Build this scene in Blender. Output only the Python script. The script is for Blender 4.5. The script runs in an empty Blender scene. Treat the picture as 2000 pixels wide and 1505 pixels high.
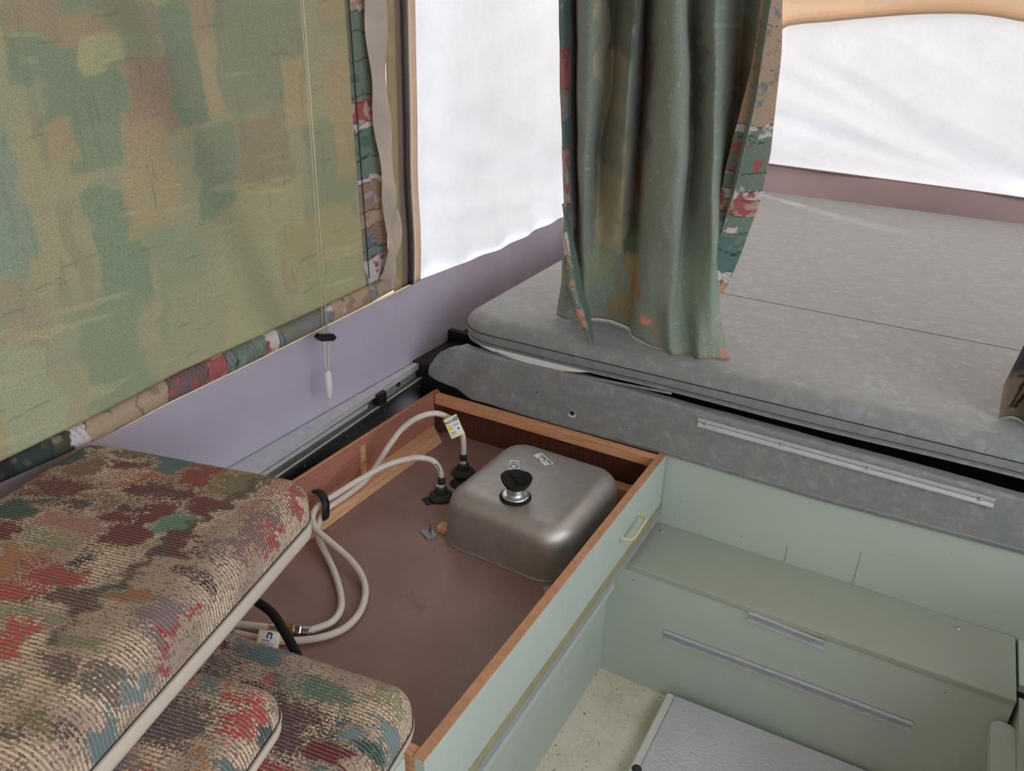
import bpy, bmesh, math, random
import numpy as np
from mathutils import Vector, Matrix

# ------------------------------------------------------------------ camera, world, sun, exposure
scene = bpy.context.scene
col = scene.collection
random.seed(4)
CAM = Vector((0.0, 0.0, 1.57))
RIGHT = Vector((0.8712645, 0.48982802, 0.03109152))
UP = Vector((-0.23285421, 0.35675526, 0.90471244))
FWD = Vector((-0.43206144, 0.79548362, -0.42488671))
cd = bpy.data.cameras.new('camera')
cd.sensor_fit = 'HORIZONTAL'; cd.sensor_width = 36.0; cd.lens = 36.0 * 1560 / 2000
cd.clip_start = 0.02
cam = bpy.data.objects.new('camera', cd); col.objects.link(cam)
m = Matrix.Identity(4)
for i in range(3):
    m[i][0], m[i][1], m[i][2], m[i][3] = RIGHT[i], UP[i], -FWD[i], CAM[i]
cam.matrix_world = m
scene.camera = cam

world = bpy.data.worlds.new('overcast_sky'); scene.world = world
world.use_nodes = True
bg = world.node_tree.nodes['Background']
bg.inputs['Color'].default_value = (0.88, 0.94, 1.02, 1); bg.inputs['Strength'].default_value = 3.4

sd = bpy.data.lights.new('sun', 'SUN'); sd.energy = 6.0; sd.angle = 0.12; sd.color = (1.0, 0.95, 0.88)
sun = bpy.data.objects.new('sun', sd); col.objects.link(sun)
sun.rotation_euler = Vector((0.62, -0.50, -0.62)).to_track_quat('-Z', 'Y').to_euler()

vs = scene.view_settings
vs.view_transform = 'Standard'; vs.look = 'None'; vs.gamma = 1.0; vs.use_curve_mapping = False
vs.exposure = -0.06
scene.cycles.max_bounces = 8; scene.cycles.diffuse_bounces = 6
scene.cycles.transmission_bounces = 6; scene.cycles.glossy_bounces = 3
scene.cycles.sample_clamp_indirect = 6.0

# ------------------------------------------------------------------ helpers
def lin(c):
    c = c / 255.0
    return c / 12.92 if c <= 0.04045 else ((c + 0.055) / 1.055) ** 2.4
def rgb(r, g, b, k=1.0):
    return (min(.95, lin(r) * k), min(.95, lin(g) * k), min(.95, lin(b) * k), 1)

def obj(name, verts, faces, mat, parent=None, smooth=False, uvz=None):
    me = bpy.data.meshes.new(name)
    me.from_pydata([tuple(v) for v in verts], [], faces); me.update()
    return obj_me(name, me, mat, parent, smooth)
def obj_me(name, me, mat, parent=None, smooth=False):
    if mat is not None and not me.materials:
        me.materials.append(mat)
    if smooth:
        me.polygons.foreach_set('use_smooth', [True] * len(me.polygons))
    o = bpy.data.objects.new(name, me); col.objects.link(o)
    if parent is not None:
        o.parent = parent
        o.matrix_parent_inverse = parent.matrix_world.inverted()
    return o
def tag(o, label=None, cat=None, group=None, kind=None):
    if label: o['label'] = label
    if cat: o['category'] = cat
    if group: o['group'] = group
    if kind: o['kind'] = kind
    return o
def thing(name, loc, label=None, cat=None, group=None, kind=None):
    o = bpy.data.objects.new(name, None); col.objects.link(o)
    o.empty_display_size = 0.05
    o.location = loc; o.matrix_world = Matrix.Translation(loc)
    return tag(o, label, cat, group, kind)

def bm_box(bm, lo, hi, bev=0.0, seg=2):
    r = bmesh.ops.create_cube(bm, size=1.0)
    vsx = r['verts']
    for v in vsx:
        v.co = Vector([lo[i] + (v.co[i] + .5) * (hi[i] - lo[i]) for i in range(3)])
    if bev:
        es = list({e for v in vsx for e in v.link_edges})
        bmesh.ops.bevel(bm, geom=es, offset=bev, segments=seg, affect='EDGES', profile=.6)
def fin(name, bm, mat, parent=None, smooth=False):
    me = bpy.data.meshes.new(name); bm.normal_update(); bm.to_mesh(me); bm.free()
    return obj_me(name, me, mat, parent, smooth)
def box(name, lo, hi, mat, parent=None, bev=0.0, seg=2, smooth=False):
    bm = bmesh.new(); bm_box(bm, lo, hi, bev, seg)
    return fin(name, bm, mat, parent, smooth)
def hexa(name, p, mat, parent=None, bev=0.0):
    """eight corners: bottom four then top four"""
    bm = bmesh.new()
    v = [bm.verts.new(q) for q in p]
    for f in ((0,3,2,1),(4,5,6,7),(0,1,5,4),(1,2,6,5),(2,3,7,6),(3,0,4,7)):
        bm.faces.new([v[i] for i in f])
    bmesh.ops.recalc_face_normals(bm, faces=bm.faces[:])
    if bev:
        bmesh.ops.bevel(bm, geom=bm.edges[:], offset=bev, segments=2, affect='EDGES')
    return fin(name, bm, mat, parent)

def catmull(pts, n):
    pts = [Vector(p) for p in pts]
    out = []
    P = [pts[0] * 2 - pts[1]] + pts + [pts[-1] * 2 - pts[-2]]
    for i in range(1, len(P) - 2):
        for k in range(n):
            t = k / n
            a, b, c, d = P[i-1], P[i], P[i+1], P[i+2]
            out.append(0.5 * ((2*b) + (c-a)*t + (2*a-5*b+4*c-d)*t*t + (3*b-a-3*c+d)*t**3))
    out.append(pts[-1])
    return out
def tube_data(path, r, n=12, cap=True):
    path = [Vector(p) for p in path]
    rr = r if hasattr(r, '__len__') else [r] * len(path)
    verts, faces = [], []
    t0 = (path[1] - path[0]).normalized()
    nrm = t0.orthogonal().normalized()
    for i, p in enumerate(path):
        t = (path[min(i+1, len(path)-1)] - path[max(i-1, 0)]).normalized()
        nrm = (nrm - t * nrm.dot(t)).normalized()
        bn = t.cross(nrm)
        for k in range(n):
            a = 2 * math.pi * k / n
            verts.append(p + (nrm * math.cos(a) + bn * math.sin(a)) * rr[i])
    for i in range(len(path) - 1):
        for k in range(n):
            a, b = i*n + k, i*n + (k+1) % n
            faces.append((a, b, b + n, a + n))
    if cap:
        faces.append(tuple(range(n))[::-1]); faces.append(tuple(range((len(path)-1)*n, len(path)*n)))
    return verts, faces
def tube(name, path, r, mat, parent=None, n=12, smooth=True):
    v, f = tube_data(path, r, n)
    return obj(name, v, f, mat, parent, smooth)
def lathe(name, origin, prof, mat, parent=None, n=24, axis=(0, 0, 1), smooth=True, hexn=None):
    """prof: (radius, height) along axis"""
    ax = Vector(axis).normalized(); u = ax.orthogonal().normalized(); w = ax.cross(u)
    o = Vector(origin); n = hexn or n
    verts, faces = [], []
    for r, h in prof:
        for k in range(n):
            a = 2*math.pi*k/n
            verts.append(o + ax*h + (u*math.cos(a) + w*math.sin(a))*r)
    for i in range(len(prof)-1):
        for k in range(n):
            a, b = i*n+k, i*n+(k+1) % n
            faces.append((a, b, b+n, a+n))
    faces.append(tuple(range(n))[::-1]); faces.append(tuple(range((len(prof)-1)*n, len(prof)*n)))
    return obj(name, verts, faces, mat, parent, smooth and not hexn)
def rrect(hx, hy, r, nc=8):
    r = max(min(r, hx*.98, hy*.98), 1e-4); pts = []
    for (sx, sy, a0) in ((1, 1, 0), (-1, 1, 90), (-1, -1, 180), (1, -1, 270)):
        for k in range(nc+1):
            a = math.radians(a0 + 90*k/nc)
            pts.append((sx*(hx-r) + r*math.cos(a), sy*(hy-r) + r*math.sin(a)))
    return pts
def slab_data(cx, cy, hx, hy, rc, prof, rot=0.0, nc=8):
    """loft of rounded rectangles: prof = [(inset, z)]"""
    verts, faces = [], []
    c, s = math.cos(rot), math.sin(rot)
    for d, z in prof:
        for x, y in rrect(hx-d, hy-d, max(rc-d, 0.004), nc):
            verts.append((cx + x*c - y*s, cy + x*s + y*c, z))
    n = 4*(nc+1)
    for i in range(len(prof)-1):
        for k in range(n):
            a, b = i*n+k, i*n+(k+1) % n
            faces.append((a, b, b+n, a+n))
    faces.append(tuple(range(n))[::-1]); faces.append(tuple(range((len(prof)-1)*n, len(prof)*n)))
    return verts, faces
def arcprof(r, z0, z1, d0=0.0, n=6):
    """profile: straight wall then quarter round of radius r at the top"""
    return [(d0, z0)] + [(d0 + r - r*math.cos(math.radians(90*k/n)), z1 - r + r*math.sin(math.radians(90*k/n))) for k in range(n+1)]
def grid(name, fn, nu, nv, mat, parent=None, smooth=True, thick=0.0, colfn=None, alpha=None, pat=None):
    """fn(u, v) on numpy arrays in 0..1 -> xyz arrays"""
    U, V = np.meshgrid(np.linspace(0, 1, nu), np.linspace(0, 1, nv))
    X, Y, Z = fn(U.ravel(), V.ravel())
    X = np.broadcast_to(X, U.size); Y = np.broadcast_to(Y, U.size); Z = np.broadcast_to(Z, U.size)
    co = np.stack([X, Y, Z], 1).astype(np.float32)
    i = (np.arange(nv-1)[:, None]*nu + np.arange(nu-1)[None, :]).ravel()
    F = np.stack([i, i+1, i+1+nu, i+nu], 1)
    me = np_mesh(name, co, F)
    if colfn is not None:
        C = colfn(U.ravel(), V.ravel(), co)
        paint(me, C)
    o = obj_me(name, me, mat, parent, smooth)
    if thick:
        md = o.modifiers.new('thickness', 'SOLIDIFY'); md.thickness = thick; md.offset = 0
    return o
def np_mesh(name, co, F):
    me = bpy.data.meshes.new(name)
    me.vertices.add(len(co)); me.vertices.foreach_set('co', np.asarray(co, np.float32).ravel())
    F = np.asarray(F, np.int32); k = F.shape[1]
    me.loops.add(F.size); me.loops.foreach_set('vertex_index', F.ravel())
    me.polygons.add(len(F)); me.polygons.foreach_set('loop_start', np.arange(0, F.size, k, dtype=np.int32))
    me.update(calc_edges=True); me.validate()
    return me
def paint(me, C):
    a = me.attributes.new('print', 'FLOAT_COLOR', 'POINT')
    if C.shape[1] == 3: C = np.concatenate([C, np.ones((len(C), 1))], 1)
    a.data.foreach_set('color', C.astype(np.float32).ravel())
# --- numpy value noise
_rs = np.random.RandomState(7); _T = _rs.rand(256, 256)
def vnoise(x, y):
    x = np.asarray(x, float); y = np.asarray(y, float)
    xi = np.floor(x).astype(int); yi = np.floor(y).astype(int); fx = x-xi; fy = y-yi
    fx = fx*fx*(3-2*fx); fy = fy*fy*(3-2*fy)
    g = lambda a, b: _T[a % 256, b % 256]
    return (g(xi, yi)*(1-fx)+g(xi+1, yi)*fx)*(1-fy)+(g(xi, yi+1)*(1-fx)+g(xi+1, yi+1)*fx)*fy
def fbm(x, y, o=4):
    s = 0; a = .5
    for k in range(o):
        s = s + a*vnoise(x*2**k + 17*k, y*2**k + 31*k); a *= .5
    return s*1.07
def sstep(a, b, x):
    t = np.clip((x-a)/(b-a), 0, 1); return t*t*(3-2*t)

# ------------------------------------------------------------------ materials
class NT:
    def __init__(s, name):
        s.m = bpy.data.materials.new(name); s.m.use_nodes = True
        s.t = s.m.node_tree; s.n = s.t.nodes; s.b = s.n['Principled BSDF']; s.o = s.n['Material Output']
    def add(s, ty, **kw):
        nd = s.n.new(ty)
        for k, v in kw.items():
            if k.startswith('i_'):
                key = k[2:]; key = int(key) if key.isdigit() else key.replace('_', ' ')
                nd.inputs[key].default_value = v
            else: setattr(nd, k, v)
        return nd
    def l(s, a, b): s.t.links.new(a, b)
    def coord(s, scale=(1, 1, 1), rot=(0, 0, 0), src='Object'):
        tc = s.add('ShaderNodeTexCoord'); mp = s.add('ShaderNodeMapping')
        mp.inputs['Scale'].default_value = scale; mp.inputs['Rotation'].default_value = rot
        s.l(tc.outputs[src], mp.inputs['Vector']); return mp.outputs[0]
    def noise(s, vec, scale, detail=4, rough=.6, dist=0):
        nd = s.add('ShaderNodeTexNoise'); nd.inputs['Scale'].default_value = scale
        nd.inputs['Detail'].default_value = detail; nd.inputs['Roughness'].default_value = rough
        nd.inputs['Distortion'].default_value = dist
        if vec is not None: s.l(vec, nd.inputs['Vector'])
        return nd.outputs['Fac']
    def ramp(s, fac, stops, interp='LINEAR'):
        nd = s.add('ShaderNodeValToRGB'); cr = nd.color_ramp; cr.interpolation = interp
        while len(cr.elements) < len(stops): cr.elements.new(.5)
        for e, (p, c) in zip(cr.elements, stops):
            e.position = p; e.color = c if hasattr(c, '__len__') else (c, c, c, 1)
        s.l(fac, nd.inputs[0]); return nd.outputs[0]
    def mix(s, fac, a, b, mode='MIX'):
        nd = s.add('ShaderNodeMix', data_type='RGBA', blend_type=mode)
        for sock, v in ((0, fac), (6, a), (7, b)):
            if isinstance(v, (int, float)): nd.inputs[sock].default_value = v
            elif isinstance(v, tuple): nd.inputs[sock].default_value = v
            else: s.l(v, nd.inputs[sock])
        return nd.outputs[2]
    def math(s, op, a, b=None):
        nd = s.add('ShaderNodeMath', operation=op)
        for i, v in enumerate((a, b)):
            if v is None: continue
            if isinstance(v, (int, float)): nd.inputs[i].default_value = v
            else: s.l(v, nd.inputs[i])
        return nd.outputs[0]
    def bump(s, h, strength=.3, dist=.002, prev=None):
        nd = s.add('ShaderNodeBump'); nd.inputs['Strength'].default_value = strength
        nd.inputs['Distance'].default_value = dist; s.l(h, nd.inputs['Height'])
        if prev is not None: s.l(prev, nd.inputs['Normal'])
        s.l(nd.outputs[0], s.b.inputs['Normal']); return nd.outputs[0]
    def base(s, c, rough=.6, spec=.4, metal=0.0):
        if isinstance(c, tuple): s.b.inputs['Base Color'].default_value = c
        else: s.l(c, s.b.inputs['Base Color'])
        s.b.inputs['Roughness'].default_value = rough
        s.b.inputs['Specular IOR Level'].default_value = spec
        s.b.inputs['Metallic'].default_value = metal
        return s
def plain(name, c, rough=.6, spec=.4, metal=0.0, var=.0, scale=30, bumpk=0.0, c2=None):
    t = NT(name)
    if var or c2:
        v = t.coord(); f = t.noise(v, scale, 5, .65)
        d = c2 or tuple(x*(1-var) for x in c[:3])+(1,)
        cc = t.ramp(f, [(.32, d), (.68, c)])
        t.base(cc, rough, spec, metal)
        if bumpk: t.bump(t.noise(v, scale*6, 3), bumpk, .001)
    else: t.base(c, rough, spec, metal)
    return t.m
def canvas(name, c, c2=None, trans=.55, weave=900, rough_noise=6):
    """woven cloth that lets daylight through"""
    t = NT(name); v = t.coord()
    f = t.noise(v, rough_noise, 5, .6)
    cc = t.ramp(f, [(.3, c2 or c), (.7, c)])
    w = t.noise(t.coord((1, 1, .25)), 260, 2)
    cc = t.mix(.12, cc, t.ramp(w, [(.3, 0.55), (.7, 1.0)]), 'MULTIPLY')
    d = t.add('ShaderNodeBsdfDiffuse'); tr = t.add('ShaderNodeBsdfTranslucent'); mx = t.add('ShaderNodeMixShader')
    t.l(cc, d.inputs[0]); t.l(cc, tr.inputs[0]); mx.inputs[0].default_value = trans
    t.l(d.outputs[0], mx.inputs[1]); t.l(tr.outputs[0], mx.inputs[2]); t.l(mx.outputs[0], t.o.inputs['Surface'])
    return t.m
def printed(name, trans=.0, speck=.5, rough=.9, sheen=.0, scale=420):
    """cloth whose print comes from the colour attribute, with a napped speckle"""
    t = NT(name); a = t.add('ShaderNodeAttribute'); a.attribute_name = 'print'
    v = t.coord(); n1 = t.noise(v, scale, 3, .7)
    cc = t.mix(speck, a.outputs['Color'], t.ramp(n1, [(.30, .35), (.55, 1.0), (.75, 1.35)]), 'MULTIPLY')
    t.base(cc, rough, .15)
    if sheen:
        t.b.inputs['Sheen Weight'].default_value = sheen
    nb = t.bump(n1, .35, .0012)
    if trans:
        tr = t.add('ShaderNodeBsdfTranslucent'); mx = t.add('ShaderNodeMixShader'); mx.inputs[0].default_value = trans
        t.l(cc, tr.inputs[0]); t.l(t.b.outputs[0], mx.inputs[1]); t.l(tr.outputs[0], mx.inputs[2])
        t.l(mx.outputs[0], t.o.inputs['Surface'])
    return t.m
def weave_mat():
    t = NT('tapestry_weave'); a = t.add('ShaderNodeAttribute'); a.attribute_name = 'print'
    p = t.add('ShaderNodeAttribute'); p.attribute_name = 'cloth'
    sx = t.add('ShaderNodeSeparateXYZ'); t.l(p.outputs['Vector'], sx.inputs[0])
    gx = t.math('FLOOR', t.math('MULTIPLY', sx.outputs[0], 330)); gy = t.math('FLOOR', t.math('MULTIPLY', sx.outputs[1], 430))
    cx = t.add('ShaderNodeCombineXYZ'); t.l(gx, cx.inputs[0]); t.l(gy, cx.inputs[1])
    wn = t.add('ShaderNodeTexWhiteNoise', noise_dimensions='2D'); t.l(cx.outputs[0], wn.inputs['Vector'])
    n2 = t.noise(p.outputs['Vector'], 45, 3)
    rnd = t.math('ADD', t.math('MULTIPLY', wn.outputs['Value'], .7), t.math('MULTIPLY', n2, .3))
    mask = t.math('LESS_THAN', rnd, a.outputs['Alpha'])
    # ribs of cream yarn across the cloth
    rib = t.math('SINE', t.math('MULTIPLY', sx.outputs[1], 2*math.pi*170))
    rn = t.noise(p.outputs['Vector'], 7, 2)
    ribm = t.math('MULTIPLY', t.math('GREATER_THAN', rib, .1), t.ramp(rn, [(.42, 0.0), (.58, 1.0)]))
    ground = t.mix(ribm, rgb(150, 130, 112, 1.25), rgb(214, 190, 160, 1.25))
    dk = t.math('GREATER_THAN', wn.outputs['Value'], .80)
    ground = t.mix(t.math('MULTIPLY', dk, .75), ground, rgb(92, 78, 70, 1.2))
    cc = t.mix(mask, ground, a.outputs['Color'])
    # some cream yarn shows through the coloured parts
    th = t.math('MULTIPLY', t.math('GREATER_THAN', rib, .75), .3)
    cc = t.mix(th, cc, rgb(196, 170, 144, 1.2))
    t.base(cc, .95, .1); t.b.inputs['Sheen Weight'].default_value = .15
    knots = t.math('MULTIPLY', t.math('SINE', t.math('MULTIPLY', sx.outputs[0], 2*math.pi*330)), t.math('SINE', t.math('MULTIPLY', sx.outputs[1], 2*math.pi*215)))
    t.bump(knots, .5, .0015)
    return t.m
def velour(name, c1, c2, c3):
    """mottled napped upholstery of the bunk"""
    t = NT(name); v = t.coord((1, 1, 1)); f = t.noise(v, 34, 5, .7, .4); g = t.noise(t.coord((1, 4, 1)), 90, 4, .7)
    cc = t.ramp(f, [(.30, c1), (.52, c2), (.70, c3)])
    cc = t.mix(.25, cc, t.ramp(g, [(.3, .6), (.7, 1.25)]), 'MULTIPLY')
    t.base(cc, .62, .35); t.b.inputs['Sheen Weight'].default_value = .35; t.b.inputs['Sheen Roughness'].default_value = .45
    t.bump(t.noise(v, 500, 2), .2, .0006)
    return t.m
def wood(name, c1, c2, axis=1, scale=9, rough=.65, dist=3.0):
    t = NT(name); sc = [14, 14, 14]; sc[axis] = 1.1
    v = t.coord(tuple(sc)); f = t.noise(v, scale*.35, 6, .6, dist); g = t.noise(v, scale*3, 3, .6)
    cc = t.ramp(f, [(.3, c1), (.5, c2), (.62, c1), (.75, c2)])
    cc = t.mix(.3, cc, t.ramp(g, [(.35, .6), (.65, 1.1)]), 'MULTIPLY')
    t.base(cc, rough, .25); t.bump(f, .08, .001)
    return t.m
def painted(name, c):
    """brush-painted board with small chips and dirt specks"""
    t = NT(name); v = t.coord(); f = t.noise(v, 4, 3); g = t.noise(v, 55, 4, .6)
    cc = t.ramp(f, [(.3, tuple(x*.93 for x in c[:3])+(1,)), (.7, c)])
    sp = t.noise(v, 120, 1, .3)
    cc = t.mix(t.ramp(sp, [(.825, 0.0), (.84, .7)]), cc, rgb(70, 66, 52))
    t.base(cc, .48, .4); t.bump(g, .06, .001)
    return t.m
def metal(name, c, rough=.35, streak=None, mt=.9):
    t = NT(name); v = t.coord(streak or (1, 1, 1)); f = t.noise(v, 40, 4)
    t.base(t.ramp(f, [(.3, tuple(x*.84 for x in c[:3])+(1,)), (.7, c)]), rough, .5, mt)
    return t.m

M = {}
M['canvas_white'] = canvas('white_canvas', (.88, .91, .95, 1), (.83, .84, .86, 1), .108)
M['canvas_tan'] = canvas('tan_canvas', (.70, .50, .34, 1), (.64, .45, .30, 1), .16)
M['canvas_cream'] = canvas('cream_canvas', (.80, .70, .56, 1), (.72, .60, .46, 1), .32)
M['canvas_pale'] = canvas('pale_roof_canvas', (.88, .76, .66, 1), (.84, .70, .60, 1), .26)
M['skirt'] = plain('lilac_vinyl', rgb(152, 146, 160, 1.6), .55, .35, var=.10, scale=5, bumpk=.05)
M['roof'] = plain('roof_white', (.60, .59, .57, 1), .7, .2, var=.08, scale=6)
M['tub'] = plain('tub_wall', (.25, .24, .24, 1), .7, .2, var=.2)
M['blind'] = printed('blind_print', .38, .42, .95, .1, 330)
M['border'] = printed('border_print', .05, .25, .8, .0, 200)
M['curtain'] = printed('curtain_print', .04, .40, .95, .25, 300)
M['weave'] = weave_mat()
M['vinyl_cream'] = plain('cream_vinyl', rgb(196, 184, 168, 1.15), .5, .35, var=.06, scale=8)
M['piping'] = plain('cushion_piping', rgb(180, 170, 158, 1.0), .6, .3)
M['velour'] = velour('bunk_velour', rgb(106, 114, 119, 1.38), rgb(119, 119, 116, 1.38), rgb(128, 137, 142, 1.38))
M['thread'] = plain('dark_thread', (.03, .035, .035, 1), .9, .1)
M['green'] = painted('sage_paint', rgb(164, 174, 163, 1.3))
M['green_worn'] = painted('worn_sage_paint', rgb(158, 163, 148, 1.12))
M['ply'] = wood('red_plywood', rgb(142, 94, 78, 1.3), rgb(160, 108, 90, 1.3), 1)
M['dark_ply'] = wood('dark_panel', rgb(80, 44, 34, 1.1), rgb(94, 54, 42, 1.1), 2)
M['pine'] = wood('pine', rgb(184, 138, 102, 1.2), rgb(206, 164, 126, 1.2), 1, 7)
M['pine_x'] = wood('pine_cross', rgb(184, 130, 94, 1.25), rgb(202, 150, 112, 1.25), 0, 7)
M['pine_edge'] = plain('raw_plywood_edge', rgb(190, 142, 108, 1.15), .8, .15, var=.25, scale=40)
def board_mat():
    t = NT('brown_hardboard'); v = t.coord(); f = t.noise(v, 7, 5, .65); sp = t.noise(v, 150, 1, .3); sm = t.noise(v, 16, 3, .6, 1.2)
    cc = t.ramp(f, [(.32, rgb(112, 86, 80, 1.55)), (.68, rgb(122, 96, 90, 1.6))])
    cc = t.mix(t.ramp(sm, [(.64, 0.0), (.72, .35)]), cc, rgb(86, 60, 54, 1.3))
    cc = t.mix(t.ramp(sp, [(.80, 0.0), (.82, .8)]), cc, rgb(44, 30, 28))
    t.base(cc, .36, .55); t.bump(t.noise(v, 5, 2), .05, .004); return t.m
M['brown'] = board_mat()
M['steel'] = metal('brushed_steel', (.50, .47, .44, 1), .46, None, .75)
M['chrome'] = metal('chrome', (.75, .76, .78, 1), .15)
M['alu'] = metal('aluminium', (.72, .72, .75, 1), .45, (1, 1, 1), .35)
M['zinc'] = metal('zinc', (.45, .47, .50, 1), .45, None, .4)
M['brass'] = metal('brass', (.62, .44, .18, 1), .3)
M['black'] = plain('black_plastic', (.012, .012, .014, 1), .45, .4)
M['rubber'] = plain('black_rubber', (.014, .014, .014, 1), .75, .3, var=.3, scale=60, bumpk=.2)
M['plug'] = plain('dark_plastic', (.035, .037, .037, 1), .5, .4)
M['white_plastic'] = plain('white_plastic', (.75, .75, .78, 1), .45, .4)
M['cord'] = plain('cord', rgb(206, 196, 176, 1.1), .8, .2)
M['paper'] = plain('paper_label', (.80, .80, .82, 1), .6, .3)
M['yellow'] = plain('yellow_ink', (.85, .70, .08, 1), .6, .3)
M['ink'] = plain('blue_ink', (.015, .04, .12, 1), .6, .3)
M['foam'] = plain('foam', rgb(206, 190, 140, 1.2), .95, .05, var=.1)
M['liner'] = plain('white_liner', (.72, .72, .76, 1), .8, .1)
M['lining'] = canvas('curtain_lining', rgb(190, 178, 166, 1.5), rgb(174, 162, 152, 1.45), .3, rough_noise=10)
M['dust'] = plain('fluff', rgb(210, 200, 186), .9, .1)

def hose_mat():
    t = NT('braided_hose'); tc = t.add('ShaderNodeAttribute'); tc.attribute_name = 'along'
    sx = t.add('ShaderNodeSeparateXYZ'); t.l(tc.outputs['Vector'], sx.inputs[0])
    a = t.math('SINE', t.math('ADD', t.math('MULTIPLY', sx.outputs[0], 1500), t.math('MULTIPLY', sx.outputs[1], 4)))
    b = t.math('SINE', t.math('SUBTRACT', t.math('MULTIPLY', sx.outputs[0], 1500), t.math('MULTIPLY', sx.outputs[1], 4)))
    k = t.math('MAXIMUM', a, b)
    cc = t.mix(t.ramp(k, [(.4, 0.0), (.95, 1.0)]), rgb(178, 166, 152, 1.35), rgb(214, 208, 200, 1.3))
    t.base(cc, .3, .45); t.bump(k, .25, .0006)
    return t.m
M['hose'] = hose_mat()
def lino_mat():
    t = NT('speckled_lino'); v = t.coord()
    f = t.noise(v, 5, 4); g = t.noise(v, 110, 2, .5); h = t.noise(v, 75, 2, .5, 1.5); k = t.noise(t.coord((1, 1.4, 1)), 42, 1, .4)
    cc = t.ramp(f, [(.35, rgb(172, 162, 136, 1.4)), (.6, rgb(198, 192, 174, 1.3))])
    cc = t.mix(t.ramp(g, [(.55, 0.0), (.68, .55)]), cc, rgb(214, 210, 196, 1.2))
    cc = t.mix(t.ramp(h, [(.66, 0.0), (.70, .7)]), cc, rgb(120, 112, 90, 1.0))
    cc = t.mix(t.ramp(k, [(.735, 0.0), (.75, .9)]), cc, rgb(60, 54, 40, 1.0))
    t.base(cc, .45, .4); return t.m
M['lino'] = lino_mat()
def hammer_mat():
    t = NT('pebbled_tabletop'); v = t.coord(); n = t.noise(v, 130, 2, .5); f = t.noise(v, 6, 3)
    t.base(t.ramp(f, [(.35, rgb(176, 175, 178, 1.3)), (.65, rgb(188, 187, 190, 1.3))]), .36, .6, .1)
    t.bump(n, .6, .005); return t.m
M['hammer'] = hammer_mat()

# ------------------------------------------------------------------ setting: floor, walls, roof
tag(box('floor_tub', (-1.345, -1.6, -.10), (1.02, 1.97, -.041), M['tub']), kind='structure')
floor = tag(box('floor', (-.56, -1.6, -.04), (1.0, 1.76, 0), M['lino']), kind='structure')
tub_l = tag(box('wall_left_tub', (-1.345, -1.6, 0), (-1.315, 1.76, .60), M['tub']), kind='structure')
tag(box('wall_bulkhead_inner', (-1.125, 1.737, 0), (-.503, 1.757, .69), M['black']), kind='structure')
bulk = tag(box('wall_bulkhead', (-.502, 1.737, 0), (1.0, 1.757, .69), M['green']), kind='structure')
tag(box('wall_bunk_base', (-1.345, 1.76, .50), (1.02, 4.14, .625), M['black']), kind='structure')  # black colour stands in for shade in the gap beside the mattress
tag(box('wall_corner', (-1.315, 1.95, .20), (-1.125, 1.97, .66), M['black']), kind='structure')  # black here too, shade of the gap put into the colour
# pencil-thin joints of the bulkhead panelling
for k, (x, z0, z1) in enumerate(((-.165, .362, .41), (-.005, .362, .455))):
    box('panel_joint', (x, 1.7362, z0), (x + .0006, 1.7372, z1), plain('joint', (.12, .13, .11, 1)), bulk)

ROOFZ = 2.02
tag(box('ceiling', (-1.34, -1.6, ROOFZ), (1.02, 1.80, ROOFZ + .05), M['roof']), kind='structure')
def tent_roof(u, v):
    return -1.44 + 2.48*u, 1.78 + 2.4*v, ROOFZ - .30*v**1.5 + 0*u
tag(grid('ceiling_bunk', tent_roof, 12, 12, M['canvas_pale']), kind='structure')

# left tent wall: skirt below, canvas above, window beside the bunk
def skirt_top(y): return np.interp(y, [-1.6, .3, .79, .924, 1.178, 1.519, 1.672, 1.775, 2.1, 2.341, 2.673, 4.2], [.85, .85, .828, .836, .843, .856, .860, .864, .850, .840, .852, .86])
def skirt_left(u, v):
    y = -1.6 + 5.72*u; z = .60 + v*(skirt_top(y) - .60)
    w = .006*np.sin(y*31 + 2*fbm(y*6, z*4))*sstep(1.9, 2.3, y)*v + .004*(fbm(y*3, z*3) - .5)
    return -1.292 + w - .02*sstep(1.8, 2.6, y), y, z
wl = tag(thing('wall_left', (-1.3, 0, .6)), kind='structure')
grid('skirt', skirt_left, 260, 14, M['skirt'], wl)
def upper_left(u, v):
    y = -1.6 + 3.36*u; z = skirt_top(y) - .02 + v*(ROOFZ - skirt_top(y) + .02)
    return -1.300 + .003*np.sin(y*9), y, z
grid('canvas_panel', upper_left, 60, 10, M['canvas_cream'], wl)
# stitching along the skirt hem
sv, sf = [], []
yy = -.2
while yy < 2.6:
    zt = float(skirt_top(np.array([yy]))[0]) - .012
    for q in ((-1.2895, yy, zt), (-1.2895, yy+.007, zt), (-1.2895, yy+.007, zt+.0016), (-1.2895, yy, zt+.0016)):
        sv.append((q[0] + (.0 if yy < 1.85 else -.018*min(1, (yy-1.85)/.7)), q[1], q[2]))
    n = len(sv); sf.append((n-4, n-3, n-2, n-1)); yy += .011
tag(obj('stitching', sv, sf, M['cord'], wl), kind='stuff')

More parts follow.
